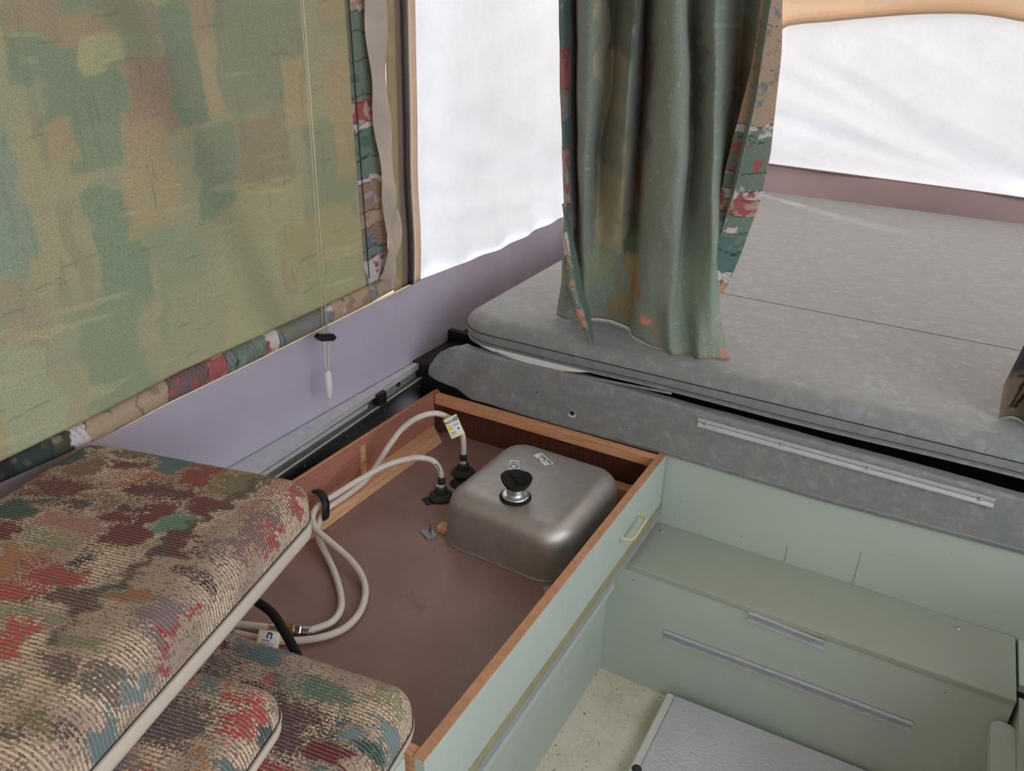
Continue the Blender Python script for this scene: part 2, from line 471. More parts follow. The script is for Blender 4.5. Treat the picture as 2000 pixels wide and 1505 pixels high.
def creases(y, z, k=1.0):
    a = .010*np.abs(np.sin((-y*.5 + z*2.3)*9 + 3*fbm(y*2, z*2)))
    b = .014*np.exp(-((z - 1.20 + .22*(y-1.8))/.05)**2) + .012*np.exp(-((z - 1.34 + .30*(y-1.8))/.06)**2) + .012*np.exp(-((z - 1.08 + .12*(y-1.8))/.04)**2)
    c = .010*np.exp(-((z - .98 + .08*(y-1.8))/.035)**2)
    d = .006*np.sin(y*26 + 4*fbm(y*3, z*1.2))
    return k*(a*.5 + b*1.8 + c*1.8 + d*1.5)
def win_left(u, v):
    y = 1.795 + 2.32*u; z = skirt_top(y) - .015 + v*(1.99 - skirt_top(y))
    return -1.305 - creases(y, z) - .02*sstep(1.8, 2.6, y), y, z
w1 = tag(grid('window_1', win_left, 200, 120, M['canvas_white']), kind='structure')

# zip and bound edges between the left canvas and the bunk window
def zwob(z): return .006*np.sin((z-.85)*13) * sstep(1.35, 1.0, z)
def strip(name, ya, yb, x, mat, amp=1.0, thick=.002, z0=.862, z1=1.99):
    def f(u, v):
        z = z0 + (z1-z0)*v
        return x + 0*u + .004*np.sin(z*30)*(1 if amp > 1 else 0), ya + (yb-ya)*u + amp*zwob(z), z
    return grid(name, f, 4, 60, mat, wl, True, thick)
strip('dark_binding', 1.706, 1.750, -1.291, plain('binding_brown', rgb(120, 104, 92, 1.2), .9, .1))
strip('olive_binding', 1.672, 1.710, -1.286, plain('binding_olive', rgb(150, 140, 104, 1.3), .9, .1, var=.2, scale=20), .6)
strip('zip_tape', 1.737, 1.759, -1.284, M['black'], 1.0, .0015)
strip('edge_binding', 1.757, 1.797, -1.287, plain('binding_pink', rgb(206, 176, 152, 1.3), .9, .1, var=.15, scale=9), 1.0)
tv, tf = [], []
zz = .866
while zz < 1.98:
    for ys, s in ((1.744, 0), (1.7505, 1)):
        yb = ys + float(zwob(np.array([zz]))[0])
        for q in ((-1.2815, yb, zz + s*.0022), (-1.2815, yb+.003, zz + s*.0022), (-1.2815, yb+.003, zz+.0022 + s*.0022), (-1.2815, yb, zz+.0022 + s*.0022)):
            tv.append(q)
        n = len(tv); tf.append((n-4, n-3, n-2, n-1))
    zz += .0046
tag(obj('zip_teeth', tv, tf, metal('zip_teeth_metal', (.35, .33, .32, 1), .4), wl), kind='stuff')
tube('cord_piping', [(-1.284, 1.7665 + float(zwob(np.array([z]))[0]), z) for z in np.linspace(.866, 1.98, 50)], .0025, plain('piping_cream', rgb(226, 206, 180, 1.3), .8, .2), wl, 6)

# far end of the bunk tent: skirt, arched window, tan canvas
def fz(x): return .93 - .02*(x + .87)
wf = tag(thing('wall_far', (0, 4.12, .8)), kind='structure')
grid('skirt', lambda u, v: (-1.42 + 2.45*u, 4.10 + .02*np.sin(u*9)*v, .78 + v*(fz(-1.42+2.45*u) - .78)), 40, 6, plain('warm_lit_vinyl', rgb(152, 134, 134, 1.5), .55, .35, var=.1, scale=5), wf)  # skirt vinyl tinted rosier, warm roof light put into its colour
tube('skirt_welt', [(x, 4.092, fz(x)) for x in np.linspace(-1.31, 1.02, 20)], .006, plain('welt', rgb(120, 104, 98, 1.2), .6, .2), wf, 6)
archx = [-1.06, -1.03, -.99, -.955, -.928, -.88, -.815, -.684, -.518, -.319, -.146, -.032, .063, .25, .45, .6, .7, .76, .80]
archz = [.90, 1.10, 1.32, 1.433, 1.489, 1.545, 1.564, 1.579, 1.600, 1.620, 1.626, 1.618, 1.604, 1.58, 1.55, 1.50, 1.42, 1.25, .90]
def creases2(x, z):
    a = .012*np.abs(np.sin((x*.9 + z*2.2)*7 + 3*fbm(x*2+5, z*2)))
    b = .016*np.exp(-((z - 1.02 + .22*(x+.3))/.03)**2) + .012*np.exp(-((z - 1.33 + .5*(x+.6))/.05)**2) + .010*np.exp(-((z - 1.12 + .35*(x+.3))/.04)**2)
    return a*.6 + b*1.8 + .010*(fbm(x*4, z*4, 2) - .5)
def far_win(u, v):
    x = -1.04 + 1.84*u; top = np.interp(x, archx, archz)
    z = .90 + v*(top + .03 - .90)
    return x, 4.125 + creases2(x, z), z
tag(grid('window_2', far_win, 180, 100, M['canvas_white']), kind='structure')
# tan canvas frame around the arch
def far_frame(u, v):
    x = -1.44 + 2.48*u; inside = np.interp(x, archx, archz, left=.90, right=.90)
    z = inside + (1.74 - inside)*v
    return x, 4.112 - .012*np.exp(-(v/.12)**2), z
grid('canvas_frame', far_frame, 160, 16, M['canvas_tan'], wf)
tube('arch_hem', catmull([(x, 4.102, z) for x, z in zip(archx, archz)], 6), .012, M['canvas_tan'], wf, 8)

# right and rear tent walls with their windows, out of the frame
def panel(name, p0, p1, z0, z1, mat, n=30):
    p0 = Vector(p0); p1 = Vector(p1)
    def f(u, v):
        return p0[0] + (p1[0]-p0[0])*u + .006*np.sin(u*20), p0[1] + (p1[1]-p0[1])*u + .006*np.sin(u*17), z0 + (z1-z0)*v
    return grid(name, f, n, 8, mat)
tag(panel('wall_right', (1.0, -1.6, 0), (1.0, 4.12, 0), -.02, .80, M['skirt']), kind='structure')
tag(panel('window_3', (1.0, 1.55, 0), (1.0, 4.12, 0), .80, 1.97, M['canvas_white']), kind='structure')
tag(panel('trim_1', (1.0, -1.6, 0), (1.0, 4.12, 0), 1.95, 2.05, M['canvas_tan']), kind='structure')
tag(panel('trim_2', (1.0, -1.6, 0), (1.0, -1.35, 0), .80, 1.95, M['canvas_cream']), kind='structure')
tag(panel('wall_rear', (-1.34, -1.6, 0), (1.0, -1.6, 0), -.02, .85, M['skirt']), kind='structure')
tag(panel('window_4', (-1.34, -1.6, 0), (1.0, -1.6, 0), .85, 1.9, M['canvas_tan']), kind='structure')
tag(panel('trim_3', (-1.34, -1.6, 0), (1.0, -1.6, 0), 1.9, 2.05, M['canvas_tan']), kind='structure')

# ------------------------------------------------------------------ bunk: platform, vinyl front, mattress
bunk = thing('bunk_platform', (0, 1.735, .69), 'slide-out bunk platform with grey green cloth-covered front edge', 'bed')
box('board', (-1.08, 1.90, .69), (.99, 4.09, .7302), M['tub'], bunk)
fx = [-1.204, -1.17, -1.155, -1.06, -.95, -.782, -.494, -.119, .291, 1.0]
fzb = [.618, .604, .596, .574, .566, .564, .567, .562, .572, .575]
def flap(u, v):
    x = -1.204 + 2.2*u
    zb = np.interp(x, fx, fzb); zt = np.interp(x, [-1.204, -1.17, -1.134, -1.1, -.65, -.43, -.15, .26, 1], [.64, .690, .714, .716, .717, .709, .704, .694, .69])
    # v 0..0.75 front face, 0.75..1 folded over the top
    vf = np.clip(v/.75, 0, 1); vt = np.clip((v-.75)/.25, 0, 1)
    z = zb + (zt-zb)*vf - .004*vt
    y = 1.7315 - .003*np.sin(vf*3.1) + .035*vt
    wr = sstep(-.95, -1.15, x)
    y = y - wr*.010*np.sin((x*38 - z*26)) - wr*.006
    z = z + .004*fbm(x*14, v*4)*vf + wr*.010*np.exp(-((x+1.10)/.014)**2)*vf
    return x, y, z
fl = grid('front_cover', flap, 300, 40, M['velour'], bunk, True, .003)
# hem welt of the cover
tube('hem_welt', [(x, 1.7285, float(np.interp(x, fx, fzb)) + .011) for x in np.linspace(-.62, .99, 90)], .0035, M['velour'], bunk, 6)
# small torn holes in the cover
for (x, z, r) in ((-.755, .614, .006), (-.862, .648, .0026), (-.92, .63, .0015), (-.60, .617, .0015)):
    h = lathe('torn_hole', (x, 1.7275, z), [(r, 0), (r*.9, .0012)], M['black'], bunk, 9, (0, -1, 0), False)
    if r > .004:
        pts = [(x + r*1.0*math.cos(a)*k, 1.7268, z - .004 + r*.75*math.sin(a)*k) for k in (1.0, 1.9) for a in np.linspace(math.pi*1.02, math.pi*2.1, 12)]
        obj('torn_edge', pts, [(i, i+1, i+13, i+12) for i in range(11)], M['liner'], bunk)
# aluminium channel on the front cover
al = thing('aluminium_channel', (-.1, 1.73, .68)); al.parent = bunk; al.matrix_parent_inverse = bunk.matrix_world.inverted()
al['label'] = 'long narrow aluminium channel screwed on the cloth front'
def sloped(z_at, x0, x1, ya, yb, za, zb, name, mat, parent, bev=0):
    p = []
    for dz in (za, zb):
        for (x, y) in ((x0, ya), (x1, ya), (x1, yb), (x0, yb)):
            p.append((x, y, z_at(x) + dz))
    return hexa(name, p, mat, parent, bev)
ch = lambda x: .6855 - .009*(x + .423)/.636
sloped(ch, -.423, .213, 1.727, 1.7245, -.0105, .0105, 'web', M['alu'], al)
sloped(ch, -.423, .213, 1.727, 1.7185, .0085, .0105, 'upper_flange', M['alu'], al)
sloped(ch, -.423, .213, 1.727, 1.7185, -.0105, -.0085, 'lower_flange', M['alu'], al)
sloped(ch, -.423, .213, 1.7246, 1.7235, -.0012, .0003, 'groove', M['tub'], al)
for x in (-.404, -.225, -.035, .187):
    s = lathe('screw', (x, 1.7245, ch(x) - .001), [(.0048, 0), (.0044, .0018), (.002, .003)], M['zinc'], al, 14, (0, -1, 0))

mat_o = thing('mattress', (0, 2.9, .73), 'thin grey green mottled bunk mattress with stitched seams', 'mattress')
th = math.radians(-1.2)
prof = [(.05, .7305), (.018, .731), (.006, .737), (.002, .75), (0, .768)] + [(.0 + .05 - .05*math.cos(math.radians(a)), .768 + .04*math.sin(math.radians(a))) for a in (10, 22, 36, 50, 64, 78, 90)] + [(.12, .809), (.3, .810)]
# outline with a generous corner at the near left
def mat_ring(d, z):
    x0, x1, y0, y1 = -1.138 + d, 1.0 - d*.2, 1.738 + d, 4.09 - d
    r = max(.11 - d, .02); pts = []
    for k in range(13):
        a = math.pi + k/12*math.pi/2
        pts.append((x0 + r + r*math.cos(a), y0 + r + r*math.sin(a)))
    for k in range(1, 25): pts.append((x0 + r + (x1-x0-r)*k/25, y0))
    pts.append((x1, y0)); pts.append((x1, y1))
    for k in range(1, 25): pts.append((x1 - (x1-x0-.04)*k/25, y1))
    pts.append((x0+.01, y1 - .01))
    for k in range(1, 20): pts.append((x0 + .0*k, y1 - .02 - (y1-.02-y0-r)*k/20))
    return [(x - .018*max(0, min(1.6, (y-1.74)/.66))*(1 if x < -.9 else 0), y, z + .002*math.sin(x*9)*(1 if z < .76 else 0)) for x, y in pts]
mv, mf = [], []
for d, z in prof: mv += mat_ring(d, z)
nr = len(mv)//len(prof)
for i in range(len(prof)-1):
    for k in range(nr):
        a, b = i*nr+k, i*nr+(k+1) % nr
        mf.append((a, b, b+nr, a+nr))
mf.append(tuple(range(nr))[::-1]); mf.append(tuple(range((len(prof)-1)*nr, len(prof)*nr)))
obj('cover', mv, mf, M['velour'], mat_o, True)
for nm, d, z, rad in (('upper_seam', -.0006, .772, .0012), ('lower_seam', .0022, .7475, .0008), ('bottom_piping', .006, .7365, .0034)):
    ring = mat_ring(d, z)[:37]
    tube(nm, ring, rad, M['thread'] if rad < .003 else M['velour'], mat_o, 6)
sy = lambda x: 2.345 - .02*(x + .35)
tube('top_seam', [(x, sy(x),   .8100) for x in np.linspace(-.8, .98, 30)], .0011, M['thread'], mat_o, 5)
# open zip: liner and foam show under the near left corner
def cres(z_up, z_lo, y):
    xs = np.linspace(-1.05, -.72, 24); v, f = [], []
    for x in xs:
        t = (x + 1.05)/.33; b = math.sin(math.pi*min(1, t))**.8
        v.append((x, y, z_up)); v.append((x, y - .001, z_up - (z_up - z_lo)*b))
    for i in range(23): f.append((2*i, 2*i+1, 2*i+3, 2*i+2))
    return v, f
v_, f_ = cres(.7365, .7135, 1.742); obj('foam_core', v_, f_, M['foam'], mat_o)
v_, f_ = cres(.7365, .7195, 1.740); obj('white_liner', v_, f_, M['liner'], mat_o)
tube('loose_hem', catmull([(-1.0, 1.741, .728), (-.93, 1.739, .7175), (-.86, 1.737, .7125), (-.80, 1.736, .7150), (-.74, 1.737, .7205), (-.62, 1.738, .7280), (-.5, 1.739, .734)], 6), .0032, M['velour'], mat_o, 8)

# ------------------------------------------------------------------ slide rail along the left wall
rail = thing('slide_rail', (-1.25, 1.2, .58), 'aluminium bunk slide rail running along the lilac skirt', 'rail')
def rx(y): return -.062*(y - 1.15)
def railbar(name, xa, xb, za, zb, mat, y0=.35, y1=1.93, parent=rail, skew=1.0, skewb=None):
    p = []
    sb = skew if skewb is None else skewb
    for z in (za, zb):
        p += [(xa + skew*rx(y0), y0, z), (xb + sb*rx(y0), y0, z), (xb + sb*rx(y1), y1, z), (xa + skew*rx(y1), y1, z)]
    return hexa(name, p, mat, parent)
railbar('top_flange', -1.287, -1.237, .612, .620, M['alu'], skew=.0, skewb=.9, y1=1.90)
railbar('front_lip', -1.245, -1.237, .603, .6125, M['alu'], skew=.9, y1=1.90)
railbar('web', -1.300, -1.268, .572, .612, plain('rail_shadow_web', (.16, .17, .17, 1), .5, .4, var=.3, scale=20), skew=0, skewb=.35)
railbar('lower_flange', -1.268, -1.224, .572, .576, plain('dirty_flange', rgb(120, 116, 104, 1.0), .6, .3, var=.35, scale=14), skew=.4, skewb=1.0)
railbar('edge_rib', -1.2275, -1.224, .576, .5785, M['alu'])
railbar('inner_rib', -1.258, -1.252, .576, .588, M['alu'], y1=1.52, skew=.8)
railbar('black_edge', -1.224, -1.214, .566, .574, M['black'])
railbar('black_channel', -1.232, -1.222, .43, .567, M['black'])
box('bracket', (-1.268, 1.54, .577), (-1.247, 1.575, .612), M['black'], rail, .002)
hexa('hanger_plate', [(-1.272, 1.575, .577), (-1.262, 1.575, .577), (-1.29, 1.84, .577), (-1.30, 1.84, .577), (-1.272, 1.575, .612), (-1.262, 1.575, .612), (-1.29, 1.84, .612), (-1.30, 1.84, .612)], M['tub'], rail)
lathe('bolt', (-1.2665, 1.595, .595), [(.006, 0), (.005, .003), (.002, .004)], M['zinc'], rail, 12, (1, -.1, 0))
lathe('bolt_hole', (-1.2705, 1.655, .594), [(.0075, 0), (.007, .0035)], M['black'], rail, 14, (1, -.1, 0))
for y in (1.06, 1.22, 1.39, 1.56, 1.74):
    lathe('rivet', (-1.2205 + rx(y), y, .559), [(.0025, 0), (.002, .0015)], M['chrome'], rail, 8, (1, 0, .3))

# ------------------------------------------------------------------ galley box turned bottom up
gal = thing('galley_box', (-.85, 1.2, .42), 'upturned galley counter, shallow wooden box with sage green front', 'cabinet')
box('base_board', (-1.18, .69, .436), (-.505, 1.722, .45), M['brown'], gal)
box('side_panel', (-1.192, .66, .40), (-1.176, 1.728, .57), M['ply'], gal)
tube('edge_strip', [(-1.184, .66, .5705), (-1.184, 1.728, .5705)], .0035, M['pine_edge'], gal, 6)
box('rear_panel', (-1.18, 1.716, .44), (-.505, 1.728, .565), M['dark_ply'], gal)
box('corner_batten', (-1.176, 1.700, .45), (-1.150, 1.716, .55), M['dark_ply'], gal, .001)
box('top_batten', (-1.172, 1.697, .541), (-.508, 1.7175, .570), M['pine_x'], gal, .0015)
fb = box('front_board', (-.508, .672, .405), (-.490, 1.730, .5685), M['green'], gal, .0008)
box('raw_edge', (-.5085, .672, .5683), (-.4903, 1.730, .5705), M['pine_edge'], gal)
box('end_board', (-1.18, .672, .44), (-.508, .692, .567), M['pine_x'], gal, .001)
# trim along the bottom of the front board
box('olive_trim', (-.491, .672, .399), (-.4855, 1.735, .4215), plain('old_edge_paint', rgb(146, 144, 112, 1.2), .5, .3, var=.2, scale=25), gal, .001)
box('metal_trim', (-.493, .672, .384), (-.484, 1.733, .3995), M['zinc'], gal, .001)
# long cleat and small batten on the side wall
hexa('long_cleat', [(-1.176, 1.02, .45), (-1.118, 1.02, .45), (-1.118, 1.655, .45), (-1.176, 1.70, .45), (-1.176, 1.02, .474), (-1.128, 1.02, .474), (-1.128, 1.65, .474), (-1.176, 1.695, .474)], M['pine'], gal, .0015)
box('thin_batten', (-1.1765, 1.366, .474), (-1.172, 1.385, .556), M['pine'], gal, .0008)
hexa('short_cleat', [(-.62, 1.655, .45), (-.512, 1.655, .45), (-.512, 1.69, .45), (-.62, 1.69, .45), (-.62, 1.655, .478), (-.512, 1.655, .478), (-.512, 1.69, .478), (-.62, 1.69, .478)], M['pine_x'], gal, .0015)
lathe('cleat_screw', (-1.122, 1.075, .463), [(.004, 0), (.0035, .0015)], M['black'], gal, 10, (1, 0, .3))
# old hole beside the faucet nut
lathe('cut_out', (-.955, 1.50, .4502), [(.030, 0), (.030, .0006)], M['black'], gal, 26)
hexa('slot', [(-1.002, 1.386, .4501), (-.972, 1.368, .4501), (-.962, 1.386, .4501), (-.992, 1.404, .4501), (-1.002, 1.386, .4509), (-.972, 1.368, .4509), (-.962, 1.386, .4509), (-.992, 1.404, .4509)], M['black'], gal)
# pull handle on the front board
hd = thing('handle', (-.48, 1.49, .49)); hd.parent = gal; hd.matrix_parent_inverse = gal.matrix_world.inverted()
hd['label'] = 'small brassy pull handle on the green front'
tube('grip', catmull([(-.490, 1.548, .497), (-.478, 1.546, .4965), (-.466, 1.538, .496), (-.463, 1.522, .4955), (-.463, 1.47, .491), (-.466, 1.455, .4895), (-.478, 1.448, .489), (-.490, 1.446, .489)], 5), [.0038]*36, plain('worn_brass_paint', rgb(196, 186, 146, 1.1), .35, .5), hd, 10)
for y, z in ((1.548, .497), (1.446, .489)):
    lathe('rose', (-.4895, y, z), [(.0075, 0), (.006, .003)], M['green'], hd, 12, (1, 0, 0))

# ------------------------------------------------------------------ sink, upside down
sink = thing('kitchen_sink', (-.705, 1.44, .45), 'upside-down stainless steel sink bowl with paper stickers', 'sink')
SX, SY = -.7075, 1.436
bp = [(-.003, .4505), (-.003, .4515), (-.001, .453), (.0, .458), (.004, .49), (.008, .528)]
bp += [(.008 + .05 - .05*math.cos(math.radians(a)), .528 + .05*math.sin(math.radians(a))) for a in (12, 25, 38, 51, 64, 77, 90)]
bp += [(.09, .5788), (.13, .579)]
sv_, sf_ = slab_data(SX, SY, .170, .178, .078, bp, math.radians(-1.5), 14)
obj('bowl', sv_, sf_, M['steel'], sink, True)
DX, DY = -.709, 1.338
DX, DY = -.712, 1.345
lathe('gasket', (DX, DY, .578), [(.036, 0), (.0365, .002), (.035, .0045), (.030, .005)], M['rubber'], sink, 36)
lathe('lock_nut', (DX, DY, .5828), [(.0305, 0), (.0315, .002), (.030, .005), (.026, .006)], M['chrome'], sink, 36)
thr = [(.0, 0)] + [(.0205 if k % 2 else .0190, .001 + k*.0016) for k in range(13)]
lathe('threaded_tail', (DX, DY, .587), [(.0205, 0)] + thr[1:], M['chrome'], sink, 32)
# torn rubber cup
n = 40; cv = []; cf = []
cupz = .610
cupprof = [(.018, -.006), (.0225, -.004), (.028, .003), (.0325, .011), (.0345, .018), (.032, .0205), (.0285, .018), (.022, .013), (.012, .009), (.004, .008)]
for r, h in cupprof:
    for k in range(n):
        a = 2*math.pi*k/n
        lift = .002*max(0, math.cos(a - .5))**2 + .002*max(0, math.cos(a - 3.6))**2 - .009*max(0, math.cos(a + 1.1))**2
        jag = .0009*math.sin(a*7) if h > .018 else 0
        cv.append((DX + r*math.cos(a)*1.06, DY + .002 + r*math.sin(a), cupz + h + (lift + jag)*max(0, min(1, (h-.002)/.016))))
for i in range(len(cupprof)-1):
    for k in range(n):
        a, b = i*n+k, i*n+(k+1) % n
        cf.append((a, b, b+n, a+n))
cf.append(tuple(range((len(cupprof)-1)*n, len(cupprof)*n))); cf.append(tuple(range(n))[::-1])
cup = obj('rubber_cup', cv, cf, M['rubber'], sink, True)
for (dx, dy, h, r, ln) in ((-.013, .008, .006, .0035, (-.010, .006, .018)), (-.008, .006, .006, .005, (.002, .002, .012)), (-.003, .004, .006, .006, (.006, -.003, .009))):
    p0 = Vector((DX+dx, DY+dy, cupz+h)); p1 = p0 + Vector(ln)
    tube('rubber_shred', [p0, (p0+p1)/2 + Vector((.001, .001, 0)), p1], [r, r*.8, r*.25 if r < .004 else r*.7], M['rubber'], cup, 7, False)
# stickers
def sticker(name, c, ux, uy, marks, ring=None):
    c = Vector(c); ux = Vector(ux); uy = Vector(uy)
    z = .5794
    st = obj(name, [(*(c + ux*a + uy*b), z) for a, b in ((0, 0), (1, 0), (1, 1), (0, 1))], [(0, 1, 2, 3)], M['paper'], sink)
    v, f = [], []
    for a0, b0, a1, b1 in marks:
        for a, b in ((a0, b0), (a1, b0), (a1, b1), (a0, b1)): v.append((*(c + ux*a + uy*b), z + .0003))
        k = len(v); f.append((k-4, k-3, k-2, k-1))
    if ring:
        ca, cb, r0, r1 = ring
        for k in range(16):
            for (t, rr) in ((k, r0), (k+1, r0), (k+1, r1), (k, r1)):
                a = 2*math.pi*t/16
                L = ux.length/uy.length
                v.append((*(c + ux*(ca + rr*math.cos(a)/L) + uy*(cb + rr*math.sin(a))), z + .0003))
            q = len(v); f.append((q-4, q-3, q-2, q-1))
    tag(obj('print', v, f, M['ink'], st), kind='stuff')
    return st
sticker('sticker', (-.803, 1.479), (.0215, .011), (.019, -.036), [(.1, .18, .75, .24), (.1, .30, .75, .35), (.15, .40, .7, .44), (.86, .1, .91, .9)], (.45, .70, .17, .24))
sticker('sticker', (-.766, 1.532), (.013, .021), (.048, -.030), [(.72, .12, .82, .62), (.66, .66, .84, .95), (.58, .15, .62, .55), (.5, .15, .53, .5), (.40, .6, .43, .9)], (.30, .48, .13, .17))

# sink clips
def clip(x, y, a, label):
    t = thing('sink_clip', (x, y, .45), label, 'clip', 'clips that hold the sink')
    R = Matrix.Rotation(a, 3, 'Z')
    def q(v): return Vector((x, y, .45)) + R @ Vector(v)
    hexa('plate', [q((-.018, -.012, .0005)), q((.018, -.012, .0005)), q((.018, .012, .0005)), q((-.018, .012, .0005)), q((-.018, -.012, .004)), q((.018, -.012, .006)), q((.018, .012, .006)), q((-.018, .012, .004))], M['zinc'], t)
    lathe('nut', q((.004, .002, .005)), [(.0075, 0), (.0075, .005)], M['zinc'], t, hexn=6)
    tube('bolt', [q((.004, .002, .004)), q((.003, .003, .028))], .0028, metal('rusty_bolt', (.30, .16, .10, 1), .6), t, 8)
    for s in (-1, 1):
        tube('wing', [q((.004 + .006*s, .002, .008)), q((.004 + .012*s, .002, .015))], [.003, .002], M['zinc'], t, 6)
clip(-.900, 1.272, -.5, 'zinc sink clip with rusty bolt left of the sink bowl')
clip(-.560, 1.242, .6, 'zinc sink clip at the near right corner of the sink')
clip(-.545, 1.630, 1.9, 'zinc sink clip by the short cleat at the far right')
box_ = box('wood_shim', (-.892, 1.292, .4503), (-.862, 1.318, .464), M['pine'], None, .001)
tag(box_, 'small pale wood shim tucked against the left side of the sink', 'shim')

# ------------------------------------------------------------------ faucet nuts and water hoses
def faucet_nut(x, y, label):
    t = thing('faucet_nut', (x, y, .45), label, 'fitting', 'faucet tail nuts under the counter')
    lathe('flange', (x, y, .4503), [(.031, 0), (.032, .003), (.029, .009), (.021, .014), (.019, .016)], M['plug'], t, 30)
    lathe('collar', (x, y, .466), [(.019, 0), (.017, .003), (.0155, .012), (.014, .016)], M['plug'], t, 20)
    for k in range(4):
        a = k*math.pi/2 + .5
        tube('lug', [(x + .017*math.cos(a), y + .017*math.sin(a), .461), (x + .027*math.cos(a), y + .027*math.sin(a), .458)], .004, M['plug'], t, 6)
    return t
F1 = (-.978, 1.545); F2 = (-.963, 1.418)
faucet_nut(*F1, 'dark plastic faucet nut farther from the camera, at the rear wall')
faucet_nut(*F2, 'dark plastic faucet nut nearer the camera, beside the round hole')

def hose_mesh(name, pts, r, mat, parent, sub=8, n=14):
    path = catmull(pts, sub)
    v, f = tube_data(path, r, n)
    me = bpy.data.meshes.new(name); me.from_pydata([tuple(q) for q in v], [], f); me.update()
    L = [0.0]
    for i in range(1, len(path)): L.append(L[-1] + (path[i]-path[i-1]).length)
    at = me.attributes.new('along', 'FLOAT_VECTOR', 'POINT')
    dat = []
    for i in range(len(path)):
        for k in range(n): dat += [L[i], 2*math.pi*k/n, 0]
    at.data.foreach_set('vector', dat)
    return obj_me(name, me, mat, parent, True)
hA = thing('water_hose', (*F1, .48), 'white braided hose rising in a high arch with yellow paper tag', 'hose', 'braided water hoses in the box')
HA = [(-.979, 1.548, .492), (-.984, 1.556, .53), (-.990, 1.556, .565), (-1.004, 1.53, .611), (-1.03, 1.493, .638), (-1.06, 1.457, .632), (-1.09, 1.432, .603), (-1.11, 1.403, .563), (-1.122, 1.371, .524), (-1.130, 1.324, .492), (-1.134, 1.261, .484), (-1.138, 1.192, .482), (-1.124, 1.150, .478), (-1.098, 1.115, .472), (-1.062, 1.090, .466), (-1.02, 1.064, .462), (-.972, 1.030, .461), (-.925, .990, .4605), (-.897, .956, .4605), (-.888, .919, .4605), (-.905, .884, .4605), (-.918, .868, .462)]
hose_mesh('hose', HA, .0073, M['hose'], hA)
def ferrule(parent, p, d, mats, r=.0105):
    p = Vector(p)
    lathe('crimp', p, [(r, 0), (r, .014), (r*.92, .015)], mats[0], parent, 18, d)
lathe('crimp', (-.979, 1.548, .489), [(.0098, 0), (.0100, .002), (.0098, .016), (.009, .017)], M['plug'], hA, 18, (-.1, .1, 1))
lathe('hex_nut', (F1[0], F1[1], .476), [(.0125, 0), (.0132, .003), (.0125, .010)], M['chrome'], hA, hexn=6)
lathe('sleeve', (F1[0], F1[1]+.001, .484), [(.0085, 0), (.0085, .006)], M['chrome'], hA, 14)
hB = thing('water_hose', (*F2, .48), 'white braided hose with low bend, in front of the taller one', 'hose', 'braided water hoses in the box')
HB = [(-.964, 1.421, .492), (-.969, 1.428, .512), (-.979, 1.428, .532), (-.992, 1.420, .549), (-1.012, 1.395, .562), (-1.04, 1.372, .559), (-1.07, 1.329, .552), (-1.10, 1.267, .535), (-1.122, 1.215, .519), (-1.14, 1.173, .505), (-1.133, 1.140, .497), (-1.100, 1.110, .492), (-1.060, 1.098, .488), (-1.020, 1.090, .482), (-.969, 1.078, .473), (-.915, 1.051, .465), (-.880, 1.013, .4605), (-.857, .963, .4605), (-.856, .913, .4605), (-.882, .869, .4605), (-.928, .833, .4605), (-.975, .812, .4605), (-1.03, .797, .4605)]
hose_mesh('hose', HB, .0073, M['hose'], hB)
lathe('crimp', (-.964, 1.421, .489), [(.0098, 0), (.0100, .002), (.0098, .016), (.009, .017)], M['plug'], hB, 18, (-.1, .15, 1))
lathe('hex_nut', (F2[0], F2[1], .476), [(.0125, 0), (.0132, .003), (.0125, .010)], M['chrome'], hB, hexn=6)
lathe('sleeve', (F2[0], F2[1]+.001, .484), [(.0085, 0), (.0085, .006)], M['chrome'], hB, 14)
# dark print on the hose
for k, (i) in enumerate((1.6, 1.85, 2.1, 2.4)):
    a = Vector(HB[int(i)]).lerp(Vector(HB[int(i)+1]), i % 1)
    d = (Vector(HB[int(i)+1]) - Vector(HB[int(i)])).normalized()
    off = (CAM - a).normalized(); off = (off - d*off.dot(d)).normalized()*.0086
    tube('printed_mark', [a + off - d*.0022, a + off + d*.0022], .0012, M['ink'], hB, 5)
# brass coupling on the lower run and the hose that goes on from it
hC = thing('hose_coupling', (-.945, .852, .462), 'brass and chrome hose coupling lying on the brown board', 'coupling')
cdx = Vector((-.902, -.43, 0)).normalized()
q0 = Vector((-.914, .872, .462))
lathe('crimp', q0 - cdx*.012, [(.0098, 0), (.0102, .002), (.0096, .008), (.0102, .016), (.0098, .017)], M['chrome'], hC, 18, cdx)
lathe('hex_nut', q0 + cdx*.006, [(.0118, 0), (.0132, .002), (.0132, .011), (.0118, .013)], M['chrome'], hC, axis=cdx, hexn=6)
lathe('brass_body', q0 + cdx*.019, [(.0115, 0), (.0122, .002), (.0122, .006), (.0108, .007), (.0108, .018), (.0095, .020)], M['brass'], hC, 20, cdx)
lathe('tail_nut', q0 + cdx*.039, [(.0105, 0), (.011, .002), (.011, .010), (.009, .012)], M['chrome'], hC, axis=cdx, hexn=6)
lathe('tail_crimp', q0 + cdx*.051, [(.0098, 0), (.0102, .002), (.0096, .008), (.0102, .016), (.0098, .018)], M['chrome'], hC, 18, cdx)
hD = thing('water_hose', (-1.0, .82, .46), 'short visible end of braided hose beyond the brass coupling', 'hose', 'braided water hoses in the box')
qe = q0 + cdx*.066
hose_mesh('hose', [qe, qe + cdx*.03 + Vector((0, .003, 0)), qe + cdx*.07 + Vector((0, .004, 0)), qe + cdx*.12], .0073, M['hose'], hD)

